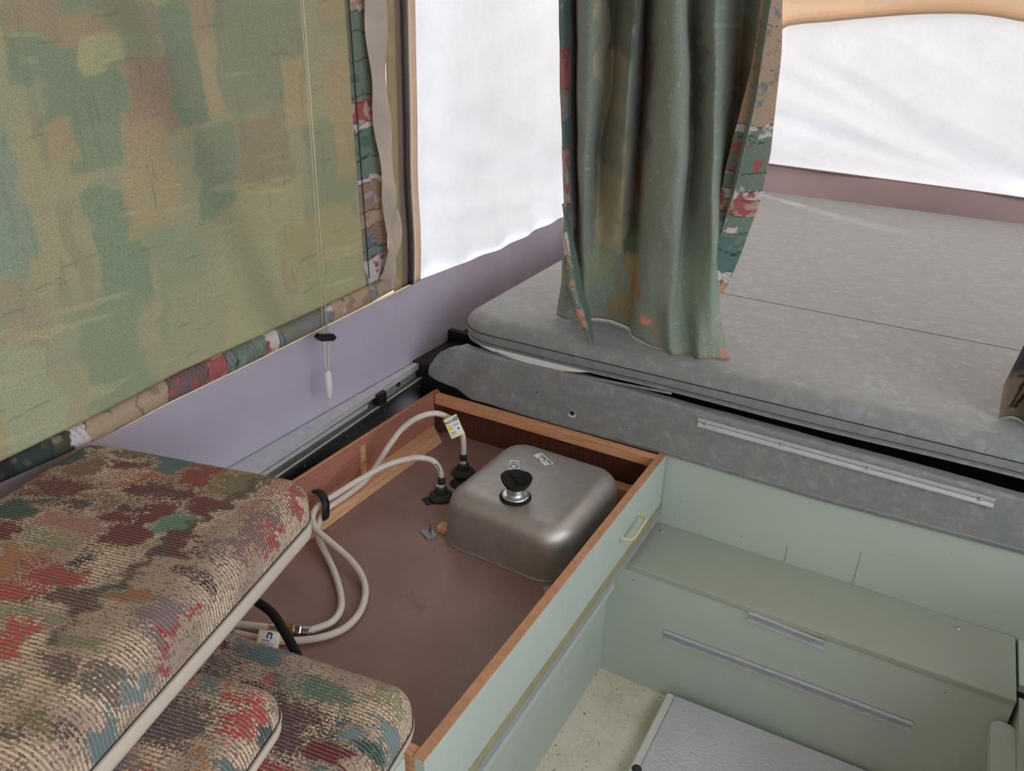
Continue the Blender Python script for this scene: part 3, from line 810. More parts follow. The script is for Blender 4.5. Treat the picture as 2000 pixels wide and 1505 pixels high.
# black drain hose
bh = thing('drain_hose', (-.9, .80, .55), 'black rubber hose crossing over the white hoses between cushions', 'hose')
hose_mesh('hose', [(-1.06, .815, .54), (-1.02, .818, .55), (-.965, .812, .552), (-.925, .806, .550), (-.885, .790, .545), (-.845, .773, .535), (-.80, .752, .52), (-.76, .735, .50)], .0085, M['rubber'], bh)

# clamp strapping the hoses to the wall
cl = thing('hose_clamp', (-1.14, 1.17, .49), 'black plastic clamp strapping two hoses to the wooden wall', 'clamp')
pp = [(-1.174, 1.186, .520), (-1.160, 1.184, .528), (-1.140, 1.180, .529), (-1.122, 1.172, .518), (-1.117, 1.166, .500), (-1.118, 1.164, .482), (-1.128, 1.164, .470), (-1.145, 1.168, .468)]
sp = catmull(pp, 6)
v_, f_ = [], []
for i, p in enumerate(sp):
    for dy in (-.009, .009):
        v_.append((p.x + dy*.25, p.y + dy, p.z))
for i in range(len(sp)-1): f_.append((2*i, 2*i+1, 2*i+3, 2*i+2))
so = obj('strap', v_, f_, M['black'], cl, True); md = so.modifiers.new('thickness', 'SOLIDIFY'); md.thickness = .003
lathe('screw', (-1.172, 1.180, .523), [(.006, 0), (.005, .003), (.002, .004)], M['zinc'], cl, 12, (.6, -.3, .7))

# paper tags
def paper_tag(name, c, ux, uy, label, art):
    c = Vector(c); ux = Vector(ux); uy = Vector(uy); nrm = ux.cross(uy).normalized()
    t = thing(name, c, label, 'tag')
    def curve(a, b): return c + ux*(a-.5) + uy*(b-.5) + nrm*(.004*math.cos((a-.5)*2.6))
    nn = 8
    def sheet(nm, a0, a1, b0, b1, mat, off, par):
        v = [curve(a0 + (a1-a0)*i/nn, b) + nrm*off for b in (b0, b1) for i in range(nn+1)]
        return obj(nm, v, [(i, i+1, i+nn+2, i+nn+1) for i in range(nn)], mat, par)
    sh = sheet('yellow_border', 0, 1, 0, 1, M['yellow'], 0, t)
    md = sh.modifiers.new('thickness', 'SOLIDIFY'); md.thickness = .0006; md.offset = -1
    sheet('paper', .05, .95, .06, .95, M['paper'], .0006, t)
    for nm, a0, a1, b0, b1, mk in art: sheet(nm, a0, a1, b0, b1, M[mk], .0011, t)
    return t, curve, nrm
def text_on(body, c, ux, uy, size, mat, parent):
    cu = bpy.data.curves.new('lettering', 'FONT'); cu.body = body; cu.size = size; cu.align_x = 'CENTER'; cu.align_y = 'CENTER'
    cu.offset = size*.02
    o = bpy.data.objects.new('lettering', cu); col.objects.link(o)
    x = Vector(ux).normalized(); nz = x.cross(Vector(uy)).normalized(); y = nz.cross(x)
    mm = Matrix.Identity(4)
    for i in range(3): mm[i][0], mm[i][1], mm[i][2], mm[i][3] = x[i], y[i], nz[i], Vector(c)[i]
    me = bpy.data.meshes.new_from_object(o); bpy.data.objects.remove(o)
    me.transform(mm)
    return obj_me('lettering', me, mat, parent)
viewdir = lambda p: (CAM - Vector(p)).normalized()
tc = (-.978, 1.500, .612)
n_ = (viewdir(tc) + Vector((.25, -.1, .1))).normalized()
base_r = RIGHT*math.cos(math.radians(24)) + UP*math.sin(math.radians(24))
tux = (base_r - n_*base_r.dot(n_)).normalized(); tuy = n_.cross(tux)
t1, cv1, nn1 = paper_tag('paper_tag', tc, tux*.037, tuy*.054, 'yellow and white paper tag wrapped on the high arched hose',
    [('sun_mark', .10, .40, .38, .62, 'yellow'), ('small_print', .50, .88, .56, .59, 'ink'), ('small_print', .50, .80, .50, .52, 'ink'), ('small_print', .12, .45, .24, .27, 'ink'), ('small_print', .15, .5, .15, .17, 'ink'), ('small_print', .66, .80, .30, .38, 'ink')])
text_on('FAUCET', cv1(.33, .78) + nn1*.0015, tux, tuy, .0085, M['ink'], t1)
text_on('30"', cv1(.80, .80) + nn1*.0015, tux, tuy, .014, M['ink'], t1)
tc2 = (-.944, .806, .476)
n2 = (viewdir(tc2) + Vector((0, 0, .3))).normalized()
b2 = RIGHT*math.cos(math.radians(-8)) + UP*math.sin(math.radians(-8))
ux2 = (b2 - n2*b2.dot(n2)).normalized(); uy2 = n2.cross(ux2)
paper_tag('paper_tag', tc2, ux2*.043, uy2*.034, 'small white paper tag with yellow edges beside the brass coupling',
    [('clamp_drawing', .40, .46, .55, .88, 'ink'), ('clamp_drawing', .56, .62, .55, .88, 'ink'), ('clamp_drawing', .44, .58, .80, .9, 'ink'), ('small_print', .25, .58, .42, .46, 'ink'), ('small_print', .25, .85, .32, .34, 'ink'), ('small_print', .25, .80, .24, .26, 'ink')])

# ------------------------------------------------------------------ lower cabinet, step box, floor board, right bench
lc = thing('lower_cabinet', (-.8, 1.1, 0), 'sage green lower cabinet under the upturned galley', 'cabinet')
box('front_panel', (-.556, .67, 0), (-.538, 1.5315, .369), M['green'], lc)
hexa('upper_rail', [(-.556, .67, .278), (-.518, .67, .278), (-.518, 1.528, .278), (-.556, 1.528, .278), (-.556, .67, .384), (-.534, .67, .384), (-.534, 1.528, .384), (-.556, 1.528, .384)], M['green'], lc, .003)
box('carcass_top', (-1.21, .67, .37), (-.505, 1.528, .384), M['green'], lc)
box('back_panel', (-1.21, .67, 0), (-1.20, 1.528, .37), M['green'], lc)

stp = thing('step_box', (-.1, 1.63, 0), 'long low sage green step box with aluminium strips on its front', 'step')
box('tread', (-.533, 1.527, .346), (.334, 1.736, .362), M['green_worn'], stp, .003)
box('riser', (-.5575, 1.532, 0), (.334, 1.548, .347), M['green'], stp, .001)
for nm, x0, x1, zc in (('short_channel', -.195, -.028, .3425), ('long_channel', -.381, .178, .1945)):
    c_ = thing(nm, (x0, 1.53, zc)); c_.parent = stp; c_.matrix_parent_inverse = stp.matrix_world.inverted()
    zl = (lambda x, zc=zc, x0=x0, x1=x1: zc + (0 if x1 < 0 else .008*(x-x0)/(x1-x0)))
    if nm == 'short_channel': zl = lambda x: .338 - .006*(x+.195)/.167
    sloped(zl, x0, x1, 1.532, 1.5295, -.011, .011, 'web', M['zinc'], c_)  # darker metal puts the shade inside the aluminium channel into its colour
    sloped(zl, x0, x1, 1.532, 1.5215, .009, .011, 'upper_lip', M['alu'], c_)
    sloped(zl, x0, x1, 1.532, 1.5235, -.011, -.009, 'lower_lip', M['alu'], c_)
    ns = 2 if x1 < 0 else 4
    for k in range(ns):
        x = x0 + .02 + (x1-x0-.04)*k/(ns-1)
        lathe('screw', (x, 1.5297, zl(x) - .001), [(.0045, 0), (.004, .002), (.0015, .003)], M['zinc'], c_, 12, (0, -1, 0))
for x, y in ((-.468, 1.70), (.222, 1.70)):
    lathe('tread_screw', (x, y, .3618), [(.0055, 0), (.005, .002), (.002, .003)], M['chrome'], stp, 12)
for x in (-.475, .215):
    lathe('riser_screw', (x, 1.5322, .318), [(.003, 0), (.0028, .001)], M['zinc'], stp, 10, (0, -1, 0))

tb = thing('floor_panel', (-.02, 1.1, 0), 'pebbled silver grey table panel with white edging lying on floor', 'panel')
hexa('panel_top', [(-.326, .45, .004), (.30, .45, .004), (.30, 1.528, .004), (-.326, 1.508, .004), (-.326, .45, .038), (.30, .45, .038), (.30, 1.528, .038), (-.326, 1.508, .038)], M['hammer'], tb, .0015)
hexa('edge_moulding', [(-.346, .45, .002), (-.327, .45, .002), (-.327, 1.508, .002), (-.346, 1.506, .002), (-.346, .45, .040), (-.327, .45, .0405), (-.327, 1.508, .0405), (-.346, 1.506, .040)], plain('white_edging', rgb(206, 202, 196, 1.1), .5, .3), tb, .0025)
lathe('corner_cap', (-.330, 1.255, .039), [(.012, 0), (.011, .003), (.004, .004)], M['plug'], tb, 14)

bn = thing('side_bench', (.6, 1.0, 0), 'sage green side bench at the right edge with ledge', 'bench')
box('side_panel', (.345, -.2, 0), (.362, 1.578, .333), M['green'], bn, .001)
box('top_panel', (.339, 1.583, .343), (.985, 1.736, .3605), M['green'], bn, .001)
box('seat_board', (.366, -.2, .300), (.985, 1.575, .318), M['tub'], bn)
lv, lf = [], []
out = [(.3445, 1.508), (.335, 1.515)] + [(.302 + .022 + .022*math.cos(math.radians(a)), 1.494 + .022*math.sin(math.radians(a))) for a in (90, 110, 130, 150, 170, 180)] + [(.301, -.1), (.3445, -.1)]
for z in (.290, .310):
    for x, y in out: lv.append((x, y, z))
k = len(out)
lf = [tuple(range(k)), tuple(range(2*k-1, k-1, -1))] + [(i, (i+1) % k + 0, (i+1) % k + k, i + k) for i in range(k)]
obj('ledge', lv, lf, M['green'], bn)

bcv, bcf = slab_data(.68, .65, .29, .84, .04, [(.02, .3185), (.002, .33), (0, .35)] + arcprof(.03, .36, .62)[1:], 0, 6)  # cushion height raised to block side window light from the step
tag(obj('light_block_cushion', bcv, bcf, plain('plum_fabric', rgb(110, 60, 66, 1.2), .9, .1, var=.3, scale=40), None, True), 'dark plum seat cushion on the side bench, barely in frame', 'cushion')
# ------------------------------------------------------------------ cushions
CP = [(-0.41,-0.08,0.052,0.044,38,66,62,0.9),(-0.281,-0.023,0.057,0.032,70,80,52,0.7),(-0.195,-0.056,0.052,0.052,62,96,98,0.9),(-0.122,-0.006,0.049,0.052,38,66,62,0.8),(-0.044,-0.023,0.032,0.063,66,60,44,0.8),(-0.401,-0.165,0.053,0.036,150,78,60,0.8),(-0.33,-0.1,0.036,0.038,112,82,62,0.8),(-0.306,-0.173,0.082,0.041,92,36,42,0.8),(-0.284,-0.078,0.031,0.02,92,36,42,0.8),(-0.181,-0.117,0.084,0.035,150,78,60,0.7),(-0.125,-0.091,0.05,0.065,120,48,46,0.9),(-0.102,-0.136,0.041,0.036,92,36,42,0.95),(-0.167,-0.136,0.052,0.027,80,40,42,0.9),(-0.189,-0.18,0.04,0.021,62,50,52,0.8),(-0.242,-0.182,0.037,0.022,112,82,62,0.7),(-0.074,-0.066,0.032,0.046,104,98,62,0.8),(-0.001,-0.088,0.026,0.051,150,100,80,0.6),(0.033,-0.077,0.013,0.065,138,60,58,0.75),(-0.004,-0.01,0.02,0.028,120,80,70,0.6),(-0.333,-0.247,0.05,0.047,38,66,62,0.95),(-0.269,-0.205,0.035,0.022,62,50,52,0.8),(-0.242,-0.245,0.07,0.025,150,104,92,0.7),(-0.243,-0.284,0.054,0.021,120,124,90,0.7),(-0.325,-0.291,0.027,0.025,92,36,42,0.8),(-0.221,-0.289,0.041,0.015,150,104,66,0.7),(-0.145,-0.213,0.028,0.065,92,36,42,0.95),(-0.185,-0.206,0.021,0.016,92,36,42,0.9),(-0.098,-0.198,0.021,0.03,70,120,100,0.8),(-0.065,-0.239,0.02,0.031,84,40,44,0.9),(-0.014,-0.241,0.021,0.02,62,50,52,0.7),(-0.234,-0.312,0.04,0.028,110,122,100,0.7),(-0.247,-0.345,0.038,0.036,150,104,66,0.85),(-0.175,-0.35,0.051,0.029,138,60,58,0.95),(-0.159,-0.311,0.02,0.019,62,50,52,0.6),(-0.192,-0.392,0.05,0.023,150,60,60,0.8),(-0.152,-0.425,0.053,0.016,120,128,104,0.7),(-0.133,-0.379,0.038,0.019,84,60,58,0.85),(-0.042,-0.351,0.05,0.019,132,90,62,0.9),(-0.09,-0.344,0.019,0.015,70,104,92,0.7),(0.001,-0.362,0.031,0.032,112,98,100,0.8),(0.028,-0.364,0.006,0.047,138,60,58,0.8),(0.054,-0.425,0.011,0.027,140,50,60,0.8),(0.005,-0.293,0.033,0.015,62,50,52,0.6),(0.007,-0.21,0.028,0.038,96,84,84,0.7),(0.016,-0.155,0.021,0.069,110,84,84,0.7),(0.045,-0.146,0.013,0.046,138,60,58,0.7),(-0.044,-0.437,0.035,0.013,110,116,84,0.7),(-0.139,-0.462,0.022,0.034,160,70,64,0.75),(-0.049,-0.48,0.038,0.019,90,80,74,0.7),(0.024,-0.475,0.033,0.015,96,88,80,0.7),(0.068,-0.515,0.032,0.026,90,112,112,0.85),(-0.016,-0.546,0.031,0.014,104,98,62,0.6),(-0.074,-0.528,0.032,0.014,120,110,100,0.5),(0.03,-0.539,0.021,0.011,80,70,66,0.6),(-0.036,-0.573,0.03,0.013,84,78,74,0.6),(0.057,-0.456,0.014,0.026,100,118,118,0.8)]
CLN = [(-.053, .043, -.071, -.141), (-.071, -.141, -.107, -.371), (-.114, -.363, -.091, -.442), (-.085, -.187, -.093, -.397)]
def cushion_paint(px, py, patches, lines, seed):
    n = len(px); C = np.zeros((n, 3)); A = np.zeros(n)
    base = np.array(rgb(150, 118, 98, 1.15)[:3]); C[:] = base; A[:] = .06
    wx = (fbm(px*26 + seed, py*60) - .5)*.075; wy = (fbm(px*18 + seed + 50, py*40 + 9) - .5)*.035
    X = px + wx; Y = py + wy
    for cx, cy, hx, hy, r, g, b, d in patches:
        q = np.maximum(np.abs(X-cx)/hx, np.abs(Y-cy)/hy)
        w = sstep(1.35, .55, q)
        k = np.array(rgb(r, g, b, 1.25)[:3])
        wc = np.minimum(1, w*2.2); C = C*(1-wc[:, None]) + k*wc[:, None]
        A = np.maximum(A*(1-wc*.7), w*d*.95)
    for x0, y0, x1, y1 in lines:
        dx, dy = x1-x0, y1-y0; L2 = dx*dx + dy*dy
        t = np.clip(((X-x0)*dx + (Y-y0)*dy)/L2, 0, 1)
        dist = np.hypot(X - x0 - t*dx, Y - y0 - t*dy)
        w = sstep(.013, .004, dist)*.8
        C = C*(1-w[:, None]) + np.array(rgb(66, 54, 52, 1.2)[:3])*w[:, None]
        A = A*(1-w) + w*.85
    return np.concatenate([C, A[:, None]], 1)
PAL = [(38, 66, 62), (76, 98, 98), (92, 36, 42), (146, 48, 50), (150, 78, 60), (150, 104, 66), (112, 82, 62), (62, 50, 52), (104, 98, 62), (112, 98, 100), (98, 118, 116)]
def random_patches(rs, n, lx, ly):
    return [(rs.uniform(-lx, .05), rs.uniform(-ly, .05), rs.uniform(.014, .06), rs.uniform(.012, .045)) + PAL[rs.randint(len(PAL))] + (rs.uniform(.55, .95),) for _ in range(n)]
def rounded_cushion(name, label, corner, ang, lx, ly, z0, z1, r, patches, lines, seed, band=.036, crown=.004, n=(190, 300)):
    """corner: plan position of the far right corner; local -x along the far edge, local -y along the right edge"""
    t = thing(name, (corner[0], corner[1], z0), label, 'cushion', 'stacked seat cushions')
    ca, sa = math.cos(ang), math.sin(ang)
    h = z1 - z0
    def world(x, y, z): return corner[0] + x*ca - y*sa, corner[1] + x*sa + y*ca, z
    # top and walls of the rounded body as one wrapped grid
    nu, nv = n
    ext = r*1.35 + h*.55
    U, V = np.meshgrid(np.linspace(-lx-ext, ext, nu), np.linspace(-ly-ext, ext, nv))
    u = U.ravel(); v = V.ravel()
    ix = np.clip(u, -lx + r, -r); iy = np.clip(v, -ly + r, -r)
    ox = u - ix; oy = v - iy; d = np.hypot(ox, oy) + 1e-9
    dm = np.maximum(np.abs(ox), np.abs(oy)); k = dm/d     # square the skirt so corners keep length
    s = d*np.where((np.abs(ox) > 0) & (np.abs(oy) > 0), .55 + .45*k, 1.0)
    arc = r*math.pi/2
    th_ = np.clip(s/r, 0, math.pi/2)
    rad = r*np.sin(th_); drop = r*(1-np.cos(th_)) + np.maximum(0, s-arc)
    drop = np.minimum(drop, h - band*.6)
    x = ix + ox/d*rad; y = iy + oy/d*rad
    cw = (1 - np.clip(np.abs((x + lx/2)/(lx/2)), 0, 1)**4)*(1 - np.clip(np.abs((y + ly/2)/(ly/2)), 0, 1)**4)
    z = z1 - drop + crown*cw + .0025*(fbm(x*18 + seed, y*18) - .5)
    X, Y, Z = world(x, y, z)
    i = (np.arange(nv-1)[:, None]*nu + np.arange(nu-1)[None, :]).ravel()
    me = np_mesh('fabric_cover', np.stack([X, Y, Z], 1), np.stack([i, i+1, i+1+nu, i+nu], 1))
    paint(me, cushion_paint(u, v, patches, lines, seed))
    at = me.attributes.new('cloth', 'FLOAT_VECTOR', 'POINT')
    at.data.foreach_set('vector', np.stack([u, v, 0*u], 1).astype(np.float32).ravel())
    obj_me('fabric_cover', me, M['weave'], t, True)
    # vinyl boxing band and piping
    bprof = [(.010, z0), (.002, z0 + .003), (0, z0 + .010), (.0, z0 + band - .004), (.002, z0 + band)]
    cx, cy, _ = world(-lx/2, -ly/2, 0)
    bv, bf = slab_data(cx, cy, lx/2 + .001, ly/2 + .001, r, bprof, ang, 10)
    obj('vinyl_band', bv, bf, M['vinyl_cream'], t, True)
    ring = [world(px_ - lx/2, py_ - ly/2, z0 + band) for px_, py_ in rrect(lx/2 + .001, ly/2 + .001, r, 10)]
    tube('piping', ring + [ring[0]], .0022, M['piping'], t, 6)
    tube('piping_shadow_seam', [(a, b, c + .0032) for a, b, c in ring + [ring[0]]], .0009, plain('seam_thread', (.08, .07, .065, 1), .9, .1), t, 5)
    return t
rs = np.random.RandomState(12)
A14 = math.radians(14)
cA, sA = math.cos(A14), math.sin(A14)
c1 = (-.84 + .012*cA - .010*sA, .84 + .012*sA + .010*cA)
rounded_cushion('seat_cushion', 'largest tapestry cushion, on top of the stack', c1, A14, .455, .95, .746, .856, .045,
                [(a-.03, b+.0, c, d, e, f, g, h) for a, b, c, d, e, f, g, h in CP] + random_patches(rs, 0, .4, .9), [(a-.02, b, c-.02, d) for a, b, c, d in CLN], 3, .034)
c2 = (-.637, .566)
rounded_cushion('seat_cushion', 'middle tapestry cushion with a fluffy worn corner', c2, A14, .50, .70, .668, .741, .038,
                random_patches(rs, 46, .35, .3) + [(-.03, -.06, .03, .05, 150, 60, 60, .7), (-.10, -.10, .05, .04, 80, 70, 70, .8)], [], 9, .026, n=(150, 180))
c3 = (-.528, .722)
rounded_cushion('seat_cushion', 'lowest tapestry cushion, reaching over the wooden box end', c3, math.radians(9), .60, .70, .5745, .664, .044,
                random_patches(rs, 40, .35, .3) + [(-.03, -.04, .03, .03, 128, 126, 86, .6), (-.13, -.15, .04, .05, 76, 56, 58, .8), (-.12, -.07, .06, .02, 70, 104, 88, .7)], [], 15, .022, n=(150, 180))
# bench that carries the stack, its green corner shows at the bottom
fbn = thing('front_bench', (-.9, .4, 0), 'sage green bench corner with metal flange under the cushions', 'bench')
box('bench_top', (-1.21, -.3, .545), (-.515, .660, .572), M['green'], fbn, .002)
box('bench_front', (-.545, -.3, 0), (-.527, .655, .545), M['green'], fbn)
box('flange', (-.60, .648, .5722), (-.518, .664, .5745), M['green'], fbn)
lathe('screw', (-.556, .630, .572), [(.0075, 0), (.007, .002), (.003, .004)], M['chrome'], fbn, 14)

# ------------------------------------------------------------------ roman blind with printed border
BP = [(0.739,1.503,0.849,1.452,90,112,92),(0.774,1.474,0.919,1.384,90,112,92),(0.812,1.401,0.907,1.3,94,114,94),(1.021,1.567,1.102,1.467,90,112,92),(1.021,1.486,1.092,1.369,90,108,90),(1.149,1.57,1.355,1.378,104,112,92),(0.828,1.269,0.91,1.066,86,114,92),(1.065,1.353,1.154,1.194,96,114,92),(1.366,1.335,1.521,1.104,104,114,88),(0.60,1.387,0.715,1.173,98,122,112),(0.937,1.472,1.021,1.366,128,100,84),(0.927,1.375,0.997,1.232,136,116,88),(1.096,1.569,1.141,1.484,134,110,92),(1.107,1.493,1.144,1.383,138,122,92),(1.166,1.362,1.301,1.191,118,104,84),(1.424,1.577,1.537,1.543,134,118,88),(1.456,1.497,1.548,1.211,134,118,88),(0.826,1.541,0.925,1.508,130,112,86),(0.792,1.391,0.82,1.32,134,118,88),(0.861,1.508,0.931,1.468,136,136,102),(1.096,1.164,1.249,0.896,132,134,100),(0.655,1.155,0.72,0.991,124,116,96),(0.897,1.275,1.01,1.171,134,122,90),(1.319,1.46,1.398,1.332,138,124,92),(0.931,1.178,1.05,0.96,108,122,96),(0.77,1.087,0.887,0.885,98,118,96),(0.628,1.043,0.71,0.855,124,136,110),(1.279,1.139,1.491,0.982,128,122,88),(1.158,1.214,1.325,1.118,130,130,96),(1.314,1.026,1.504,0.898,120,126,92),(0.753,1.56,0.828,1.512,126,106,88),(0.936,1.565,1.027,1.519,116,112,92),(0.957,1.073,1.076,0.858,122,128,98),(0.78,1.26,0.797,1.079,120,114,92)]
def strokes(C, X, Y, lst):
    for x0, y0, x1, y1, w_, cc, al in lst:
        dx, dy = x1-x0, y1-y0; L2 = dx*dx+dy*dy
        t = np.clip(((X-x0)*dx+(Y-y0)*dy)/L2, 0, 1)
        d = np.hypot(X-x0-t*dx, Y-y0-t*dy)
        w = sstep(w_, w_*.4, d)*al
        C = C*(1-w[:, None]) + np.array(cc)*w[:, None]
    return C
BK = 1.68
def blind_paint(u, v, co):
    y = co[:, 1].astype(float); z = co[:, 2].astype(float)
    C = np.tile(np.array(rgb(124, 124, 98, BK)[:3]), (len(y), 1))
    # loose background patches
    rs_ = np.random.RandomState(5)
    wy = (fbm(y*14, z*14) - .5)*.07; wz = (fbm(y*14 + 40, z*14 + 3) - .5)*.05
    Yw = y + wy; Zw = z + wz
    pal = [(104, 118, 94), (130, 124, 94), (122, 110, 90), (112, 124, 104), (134, 130, 98), (96, 112, 94)]
    for k in range(60):
        cy, cz = rs_.uniform(.1, 1.55), rs_.uniform(.85, 2.0); hy, hz = rs_.uniform(.03, .10), rs_.uniform(.03, .09)
        w = sstep(1.1, .9, np.maximum(np.abs(Yw-cy)/hy, np.abs(Zw-cz)/hz))*.6
        C = C*(1-w[:, None]) + np.array(rgb(*pal[k % 6], BK)[:3])*w[:, None]
    for y0, z0, y1, z1, r, g, b in BP:
        cy, cz, hy, hz = (y0+y1)/2, (z0+z1)/2, abs(y1-y0)/2 + .006, abs(z1-z0)/2 + .004
        w = sstep(1.12, .86, np.maximum(np.abs(Yw-cy)/hy, np.abs(Zw-cz)/hz))*.9
        C = C*(1-w[:, None]) + np.array(rgb(r, g, b, BK)[:3])*w[:, None]
    # dry-brush strokes
    br = fbm(y*9 + 3, z*70, 3); w = sstep(.56, .66, br)*.35*sstep(.45, .6, fbm(y*5, z*5))
    C = C*(1-w[:, None]) + np.array(rgb(158, 150, 112, BK)[:3])*w[:, None]
    br = fbm(y*80, z*8 + 11, 3); w = sstep(.58, .68, br)*.30*sstep(.5, .6, fbm(y*4+9, z*4))
    C = C*(1-w[:, None]) + np.array(rgb(74, 92, 80, BK)[:3])*w[:, None]
    dk = rgb(66, 84, 78, BK)[:3]
    st = []
    for k in range(46):
        a, b = rs_.uniform(.55, 1.5), rs_.uniform(.9, 1.6); L = rs_.uniform(.02, .08)
        if k % 3: st.append((a, b, a+L, b+L*.12, .0022, dk, .55))
        else: st.append((a, b, a+.004, b-L, .0020, dk, .5))
    C = strokes(C, Yw*.25 + y*.75, Zw*.25 + z*.75, st)
    mean = np.array(rgb(120, 124, 104, BK)[:3])
    g_ = C.mean(1, keepdims=True)
    C = C*.72 + mean*.28
    return C*.78 + C.mean(1, keepdims=True)*.22
bl = thing('roman_blind', (-1.27, .9, .87), 'wide green and khaki patchwork print blind over the left window', 'blind')
def bl_bot(y): return .906 + .030*(y - .586) + .012
def bl_right(z): return 1.526 + .026*(1.58 - z)/.64
def blind_fn(u, v):
    z0 = 0.0
    y = .12 + u*(1.545 - .12)
    zb = np.interp(y, [.12, .587, .787, .95, 1.183, 1.506, 1.6], [.864, .874, .884, .899, .904, .919, .921])
    zb = zb - .016
    z = zb + v*(1.99 - zb)
    y = .12 + u*(bl_right(z) - .12)
    x = -1.273 + .004*np.sin(y*7 + 1)*np.sin(z*2)*sstep(.92, 1.1, z) + .003*(fbm(y*5, z*3) - .5)
    return x, y, z
grid('fabric', blind_fn, 420, 330, M['blind'], bl, True, 0, blind_paint)
# printed border down the right side and the rolled bottom hem
def motif(s, w, k=1.35, seed=0):
    """brick-like painterly blocks along s (metres), w 0..1 across"""
    pal = [(96, 116, 100), (132, 112, 92), (150, 60, 66), (190, 180, 184), (160, 120, 92), (84, 104, 100), (146, 132, 120), (110, 124, 110), (136, 100, 80), (176, 160, 158)]
    L = .055
    s2 = s + .012*np.sin(w*4 + seed) + .010*(fbm(s*40, w*4) - .5)
    idx = np.floor(s2/L).astype(int); f = s2/L - idx
    rnd = np.random.RandomState(31 + seed).randint(0, len(pal), 200)
    P_ = np.array([rgb(*c, k)[:3] for c in pal])
    C = P_[rnd[idx % 200]]
    alt = P_[rnd[(idx + 57) % 200]]
    m = sstep(.52, .60, fbm(s*60 + seed, w*3 + 7, 3))
    C = C*(1-m[:, None]*.8) + alt*m[:, None]*.8
    line = sstep(.07, .03, np.abs(f - .04))*.85*(fbm(s*30, w*5) > .32)
    C = C*(1-line[:, None]) + np.array(rgb(44, 50, 50, 1.1)[:3])*line[:, None]
    hat = sstep(.5, .9, np.sin(s*900 + w*9))*(rnd[idx % 200] % 3 == 0)*.5*(fbm(s*50, w*6) > .45)
    C = C*(1-hat[:, None]) + np.array(rgb(60, 62, 60, 1.1)[:3])*hat[:, None]
    return C
def segs(s, w, lst, seed=0, k=1.35, jit=.010):
    s2 = s + jit*2*(fbm(s*45 + seed, w*3) - .5) + .004*np.sin(w*5 + seed)
    st = np.array([q[0] for q in lst]); i = np.clip(np.searchsorted(st, s2, side='right') - 1, 0, len(lst)-1)
    A = np.array([rgb(*q[1], k)[:3] for q in lst])[i]; B = np.array([rgb(*q[2], k)[:3] for q in lst])[i]
    amt = np.array([q[3] for q in lst])[i]; hat = np.array([q[4] for q in lst])[i]
    m = (sstep(.50, .58, fbm(s*55 + seed, w*4 + 7, 3) + (amt - .5)*.5))[:, None]
    C = A*(1-m) + B*m
    d = np.min(np.abs(s2[:, None] - st[None, 1:]), 1) if len(st) > 1 else s2*0 + 1
    ln = (sstep(.0022, .0008, d)*(fbm(s*30, w*6 + seed) > .40)*.8)[:, None]
    C = C*(1-ln) + np.array(rgb(46, 52, 52, 1.1)[:3])*ln
    h = (hat*sstep(.55, .95, np.sin(s*560 + w*13 + 3*fbm(s*9, w*2)))*sstep(.40, .50, fbm(s*11, w*2 + 3))*.55)[:, None]
    return C*(1-h) + np.array(rgb(58, 66, 66, 1.1)[:3])*h
GN, WH, RD_, TN_, BR_, SL, LI = (106, 120, 108), (184, 176, 176), (148, 84, 84), (160, 138, 118), (138, 116, 102), (112, 118, 118), (152, 142, 144)
SIDE = [(.90, WH, RD_, .5, 0), (.985, SL, BR_, .5, 0), (1.01, BR_, (84, 108, 114), .5, 1), (1.07, TN_, BR_, .5, 0), (1.105, BR_, LI, .35, 0), (1.175, WH, LI, .6, 0), (1.19, GN, GN, 0, 0), (1.235, GN, (84, 104, 92), .5, 0), (1.30, WH, GN, .4, 0), (1.318, RD_, (176, 150, 140), .35, 0), (1.36, BR_, GN, .5, 0), (1.372, GN, (86, 104, 90), .5, 0), (1.455, GN, GN, 0, 0), (1.515, GN, WH, .2, 0), (1.555, TN_, WH, .3, 0), (1.60, BR_, GN, .5, 0), (1.66, GN, WH, .3, 0), (1.80, TN_, RD_, .4, 0)]
HEMB = [(0, (40, 42, 42), (54, 56, 54), .5, 0), (.60, (50, 60, 60), (90, 80, 70), .3, 0), (.67, (70, 66, 58), (120, 110, 98), .4, 1), (.70, WH, TN_, .5, 1), (.735, TN_, SL, .35, 0), (.84, TN_, BR_, .4, 0), (.905, (112, 90, 92), RD_, .45, 1), (1.0, RD_, TN_, .6, 0), (1.055, SL, GN, .5, 1), (1.075, GN, (120, 136, 120), .4, 1), (1.165, RD_, WH, .8, 0), (1.20, SL, SL, 0, 0), (1.215, (118, 110, 98), SL, .5, 1), (1.345, SL, WH, .4, 0), (1.385, TN_, WH, .4, 1), (1.43, TN_, BR_, .5, 0), (1.53, TN_, SL, .4, 0), (1.61, TN_, TN_, 0, 0)]  # dark near end is dark print with shade put into the colour
def side_fn(u, v):
    z = .900 + v*(1.99 - .900)
    y0 = bl_right(z) - .012; w_ = .095
    return -1.2745 + .004*u, y0 + w_*u, z
grid('side_border', side_fn, 26, 380, M['border'], bl, True, .001, lambda u, v, co: segs(co[:, 2].astype(float), u, SIDE, 2))
tube('border_seam', [(-1.2700, float(bl_right(z)) - .001, z) for z in np.linspace(.935, 1.98, 30)], .0012, M['thread'], bl, 5)
